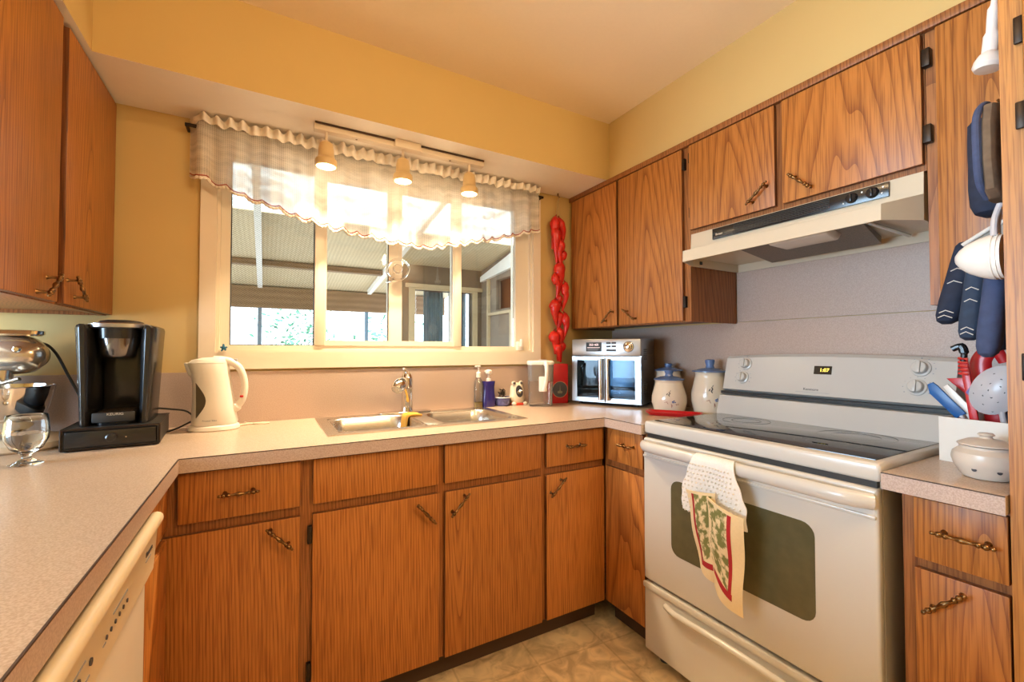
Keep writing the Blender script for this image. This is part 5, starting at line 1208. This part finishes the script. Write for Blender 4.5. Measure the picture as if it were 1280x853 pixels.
def skm(u, v):
    a = 2 * PI * u; r = .055 * v; y0 = -1.128; z0 = 1.110
    return (1.80 + .018 * (v * v), y0 + r * math.cos(a) * .85 - r * math.sin(a) * .25, z0 + r * math.sin(a) * 1.12)
part('bowl', sheet(BM(), skm, 32, 6, .003), 'greyplastic', sk2, recalc=True)
bm = BM()
for k in range(16):
    a = k * 2.4; v = .2 + .72 * (k / 16); p = Vector(skm((a / (2 * PI)) % 1, v)); lathe(bm, [(.0024, 0), (.0024, .0012)], p + Vector((-.0018, 0, 0)), 8, '-X')
part('holes', bm, 'ink', sk2)
bm = BM(); tube(bm, [(1.818, -1.135, 1.062), (1.83, -1.14, 1.0), (1.845, -1.14, .93)], .006, 10); part('handle', bm, 'greyplastic', sk2)
th = thing('utensil', 'blue utensil with a white handle in the white holder under the skimmer', 'utensil', (1.86, -1.14, .93), group='utensils in the white holder')
bm = BM(); hull(bm, [(1.872, -1.150, .94), (1.884, -1.150, .94), (1.884, -1.128, .94), (1.872, -1.128, .94), (1.872, -1.150, 1.075), (1.884, -1.150, 1.075), (1.884, -1.122, 1.075), (1.872, -1.122, 1.075)], .004); part('blade', bm, 'denim', th)
bm = BM(); tube(bm, [(1.868, -1.152, .94), (1.866, -1.157, 1.05)], .008, 10); part('handle', bm, 'plastic', th)
gk = thing('garlic_jar', 'small round stoneware jar with lid on the counter end against the pantry', 'jar', (1.672, -1.142, .914))
cx, cy = 1.672, -1.142
bm = BM(); lathe(bm, [(.036, .9145), (.040, .916), (.055, .940), (.060, .958), (.057, .972), (.046, .982), (.046, .988), (.042, .988), (.040, .97), (.001, .965)], (cx, cy, 0), 36); bd = part('jar', bm, 'garlic', gk)
bm = BM(); lathe(bm, [(.042, .9885), (.049, .990), (.049, .993), (.030, 1.003), (.012, 1.006), (.010, 1.010), (.015, 1.014), (.012, 1.018), (.001, 1.019)], (cx, cy, 0), 32); part('lid', bm, 'garlic', gk)
for a in (R(172), R(215)):
    bm = BM(); lathe(bm, [(.0045, 0), (.0045, .002)], (0, 0, 0), 12, 'X'); bmesh.ops.rotate(bm, cent=(0, 0, 0), matrix=Matrix.Rotation(a, 3, 'Z'), verts=bm.verts[:]); bmesh.ops.translate(bm, vec=(cx + .0525 * math.cos(a), cy + .0525 * math.sin(a), .938), verts=bm.verts[:]); part('vent_hole', bm, 'ink', bd)

# ------------------------------------------------------------------ mitts, cloths and ladles hung on the side of the pantry
HX, HY = 1.66, PY1
def hook(parent, x, z):
    bm = BM(); tube(bm, smooth([(x, HY + .0005, z + .01), (x, HY + .015, z), (x, HY + .022, z + .008)]), .0025, 8); part('hook', bm, 'brass', parent)
def mitt(label, x, y0, z0, y1, z1, wx, wy, m, dx=0.0, stitch=False, trim=None):
    t = thing('oven_mitt', label, 'oven mitt', (x, y1, z1), group='mitts hanging on the pantry side')
    secs = []
    for k, (f, a) in enumerate(((0, .75), (.04, .95), (.2, 1), (.45, 1.02), (.7, 1.06), (.88, 1.0), (.96, .8), (1, .35))):
        secs.append((x + dx * f, y0 + (y1 - y0) * f, z0 + (z1 - z0) * f, wx * a, wy * a))
    bm = BM(); loft(bm, secs[::-1], 24, 2.6); part('body', bm, m, t, recalc=True)
    if stitch:
        bm = BM()
        for f in (.35, .5, .86, .92):
            xx = x + dx * f - wx * 1.02; yy = y0 + (y1 - y0) * f; zz = z0 + (z1 - z0) * f
            tube(bm, [(xx, yy + wy * .5, zz), (xx - .001, yy, zz + .006), (xx, yy - wy * .6, zz - .002)], .0012, 6)
        part('stitching', bm, 'thread', t)
    if trim:
        bm = BM(); loft(bm, [(x, y0, z0 - .03, wx * 1.06, wy * 1.06), (x, y0, z0 + .002, wx * .95, wy * .95)], 24, 2.6); part('cuff', bm, trim, t, recalc=True)
    hook(t, x, z0 + .012)
    return t
mitt('upper dark navy oven mitt hanging nearest the wall cabinet door', 1.73, -1.142, 1.772, -1.146, 1.535, .04, .033, 'navy', trim=None)
pq = thing('pot_holder', 'blue bound brown quilted pot holder hanging flat by the pantry edge above the big ladle', 'pot holder', (1.62, -1.18, 1.55), group='mitts hanging on the pantry side')
bm = BM(); loft(bm, [(1.62, -1.184, z, a, .014) for z, a in ((1.545, .03), (1.56, .06), (1.62, .075), (1.70, .075), (1.745, .06), (1.752, .03))], 24, 3); part('quilt', bm, 'browncloth', pq, recalc=True)
bm = BM(); tube(bm, smooth([(1.60, -1.171, 1.55), (1.56, -1.168, 1.58), (1.547, -1.168, 1.65), (1.552, -1.168, 1.72), (1.59, -1.172, 1.757), (1.64, -1.172, 1.757)]), .007, 10); part('binding', bm, 'bluecloth', pq); hook(pq, 1.62, 1.762)
mitt('lower black oven mitt with white stitching, leftmost of the hanging bunch', 1.81, -1.088, 1.495, -1.040, 1.282, .030, .026, 'navy', stitch=True)
mitt('dark blue oven mitt with white zigzag stitching in the middle of the lower bunch', 1.745, -1.120, 1.428, -1.100, 1.236, .030, .021, 'denim', stitch=True)
mitt('mid blue padded oven mitt hanging lowest beside the pantry edge', 1.68, -1.168, 1.42, -1.146, 1.195, .030, .020, 'bluecloth')
mitt('near black oven mitt behind the mid blue one against the pantry', 1.89, -1.140, 1.44, -1.105, 1.205, .04, .030, 'navy')
gc = thing('grey_cloth', 'folded grey cloth with a pale hem hanging above the white ladle bowl', 'cloth', (1.70, -1.14, 1.44), group='cloths hanging on the pantry side')
bm = BM(); hull(bm, [(1.69, -1.112, 1.435), (1.73, -1.112, 1.435), (1.73, -1.196, 1.46), (1.69, -1.196, 1.46), (1.69, -1.108, 1.47), (1.73, -1.108, 1.47), (1.73, -1.196, 1.525), (1.69, -1.196, 1.525)], .008); part('cloth', bm, 'greycloth', gc)
bm = BM(); tube(bm, [(1.687, -1.106, 1.468), (1.688, -1.15, 1.497), (1.69, -1.19, 1.518)], .005, 8); part('hem', bm, 'thread', gc); hook(gc, 1.71, 1.53)
bl_ = thing('ladle', 'big glossy white ladle with a ribbed collar hanging low on the pantry side', 'ladle', (1.63, -1.15, 1.38), group='white ladles hanging on the pantry side')
bm = BM(); 
secs = [(.001, .0), (.010, .002), (.022, .010), (.034, .024), (.043, .042), (.049, .060), (.050, .066), (.0505, .0665), (.0505, .069), (.048, .0695), (.048, .074), (.0505, .0745), (.0505, .077), (.048, .0775), (.048, .083)]
for r_, h_ in (): pass
rr = []
for r_, h_ in secs: rr.append([(1.602 + r_ * .9 * math.cos(2 * PI * k / 32), -1.115 - h_ * .96, 1.421 + r_ * math.sin(2 * PI * k / 32) - h_ * .06) for k in range(32)])
rings(bm, rr); part('bowl', bm, 'plastic', bl_, recalc=True)
bm = BM(); tube(bm, smooth([(1.585, -1.182, 1.46), (1.592, -1.182, 1.495), (1.60, -1.186, 1.52), (1.60, -1.190, 1.532)]), .006, 10); tube(bm, smooth([(1.605, -1.184, 1.46), (1.607, -1.184, 1.495), (1.608, -1.188, 1.52), (1.60, -1.190, 1.532)]), .005, 10); part('handle', bm, 'greyplastic', bl_); hook(bl_, 1.60, 1.522)
ul = thing('ladle', 'slim white ladle with a tapering handle hanging high on the pantry side near the top', 'ladle', (1.64, -1.17, 1.85), group='white ladles hanging on the pantry side')
bm = BM(); rr = []
for r_, h_ in ((.001, 0), (.022, .002), (.026, .010), (.024, .022), (.018, .034), (.010, .042), (.001, .045)): rr.append([(1.64 + r_ * 1.2 * math.cos(2 * PI * k / 28), -1.166 + r_ * math.sin(2 * PI * k / 28) - h_ * .12, 1.853 + h_ + .12 * r_ * math.sin(2 * PI * k / 28)) for k in range(28)])
rings(bm, rr); part('bowl', bm, 'plastic', ul, recalc=True)
bm = BM(); tube(bm, smooth([(1.64, -1.170, 1.888), (1.64, -1.174, 1.93), (1.64, -1.178, 1.99), (1.64, -1.184, 2.03)]), [.014] * 7 + [.010] * 6 + [.006] * 6, 14); part('handle', bm, 'plastic', ul); hook(ul, 1.64, 2.03)
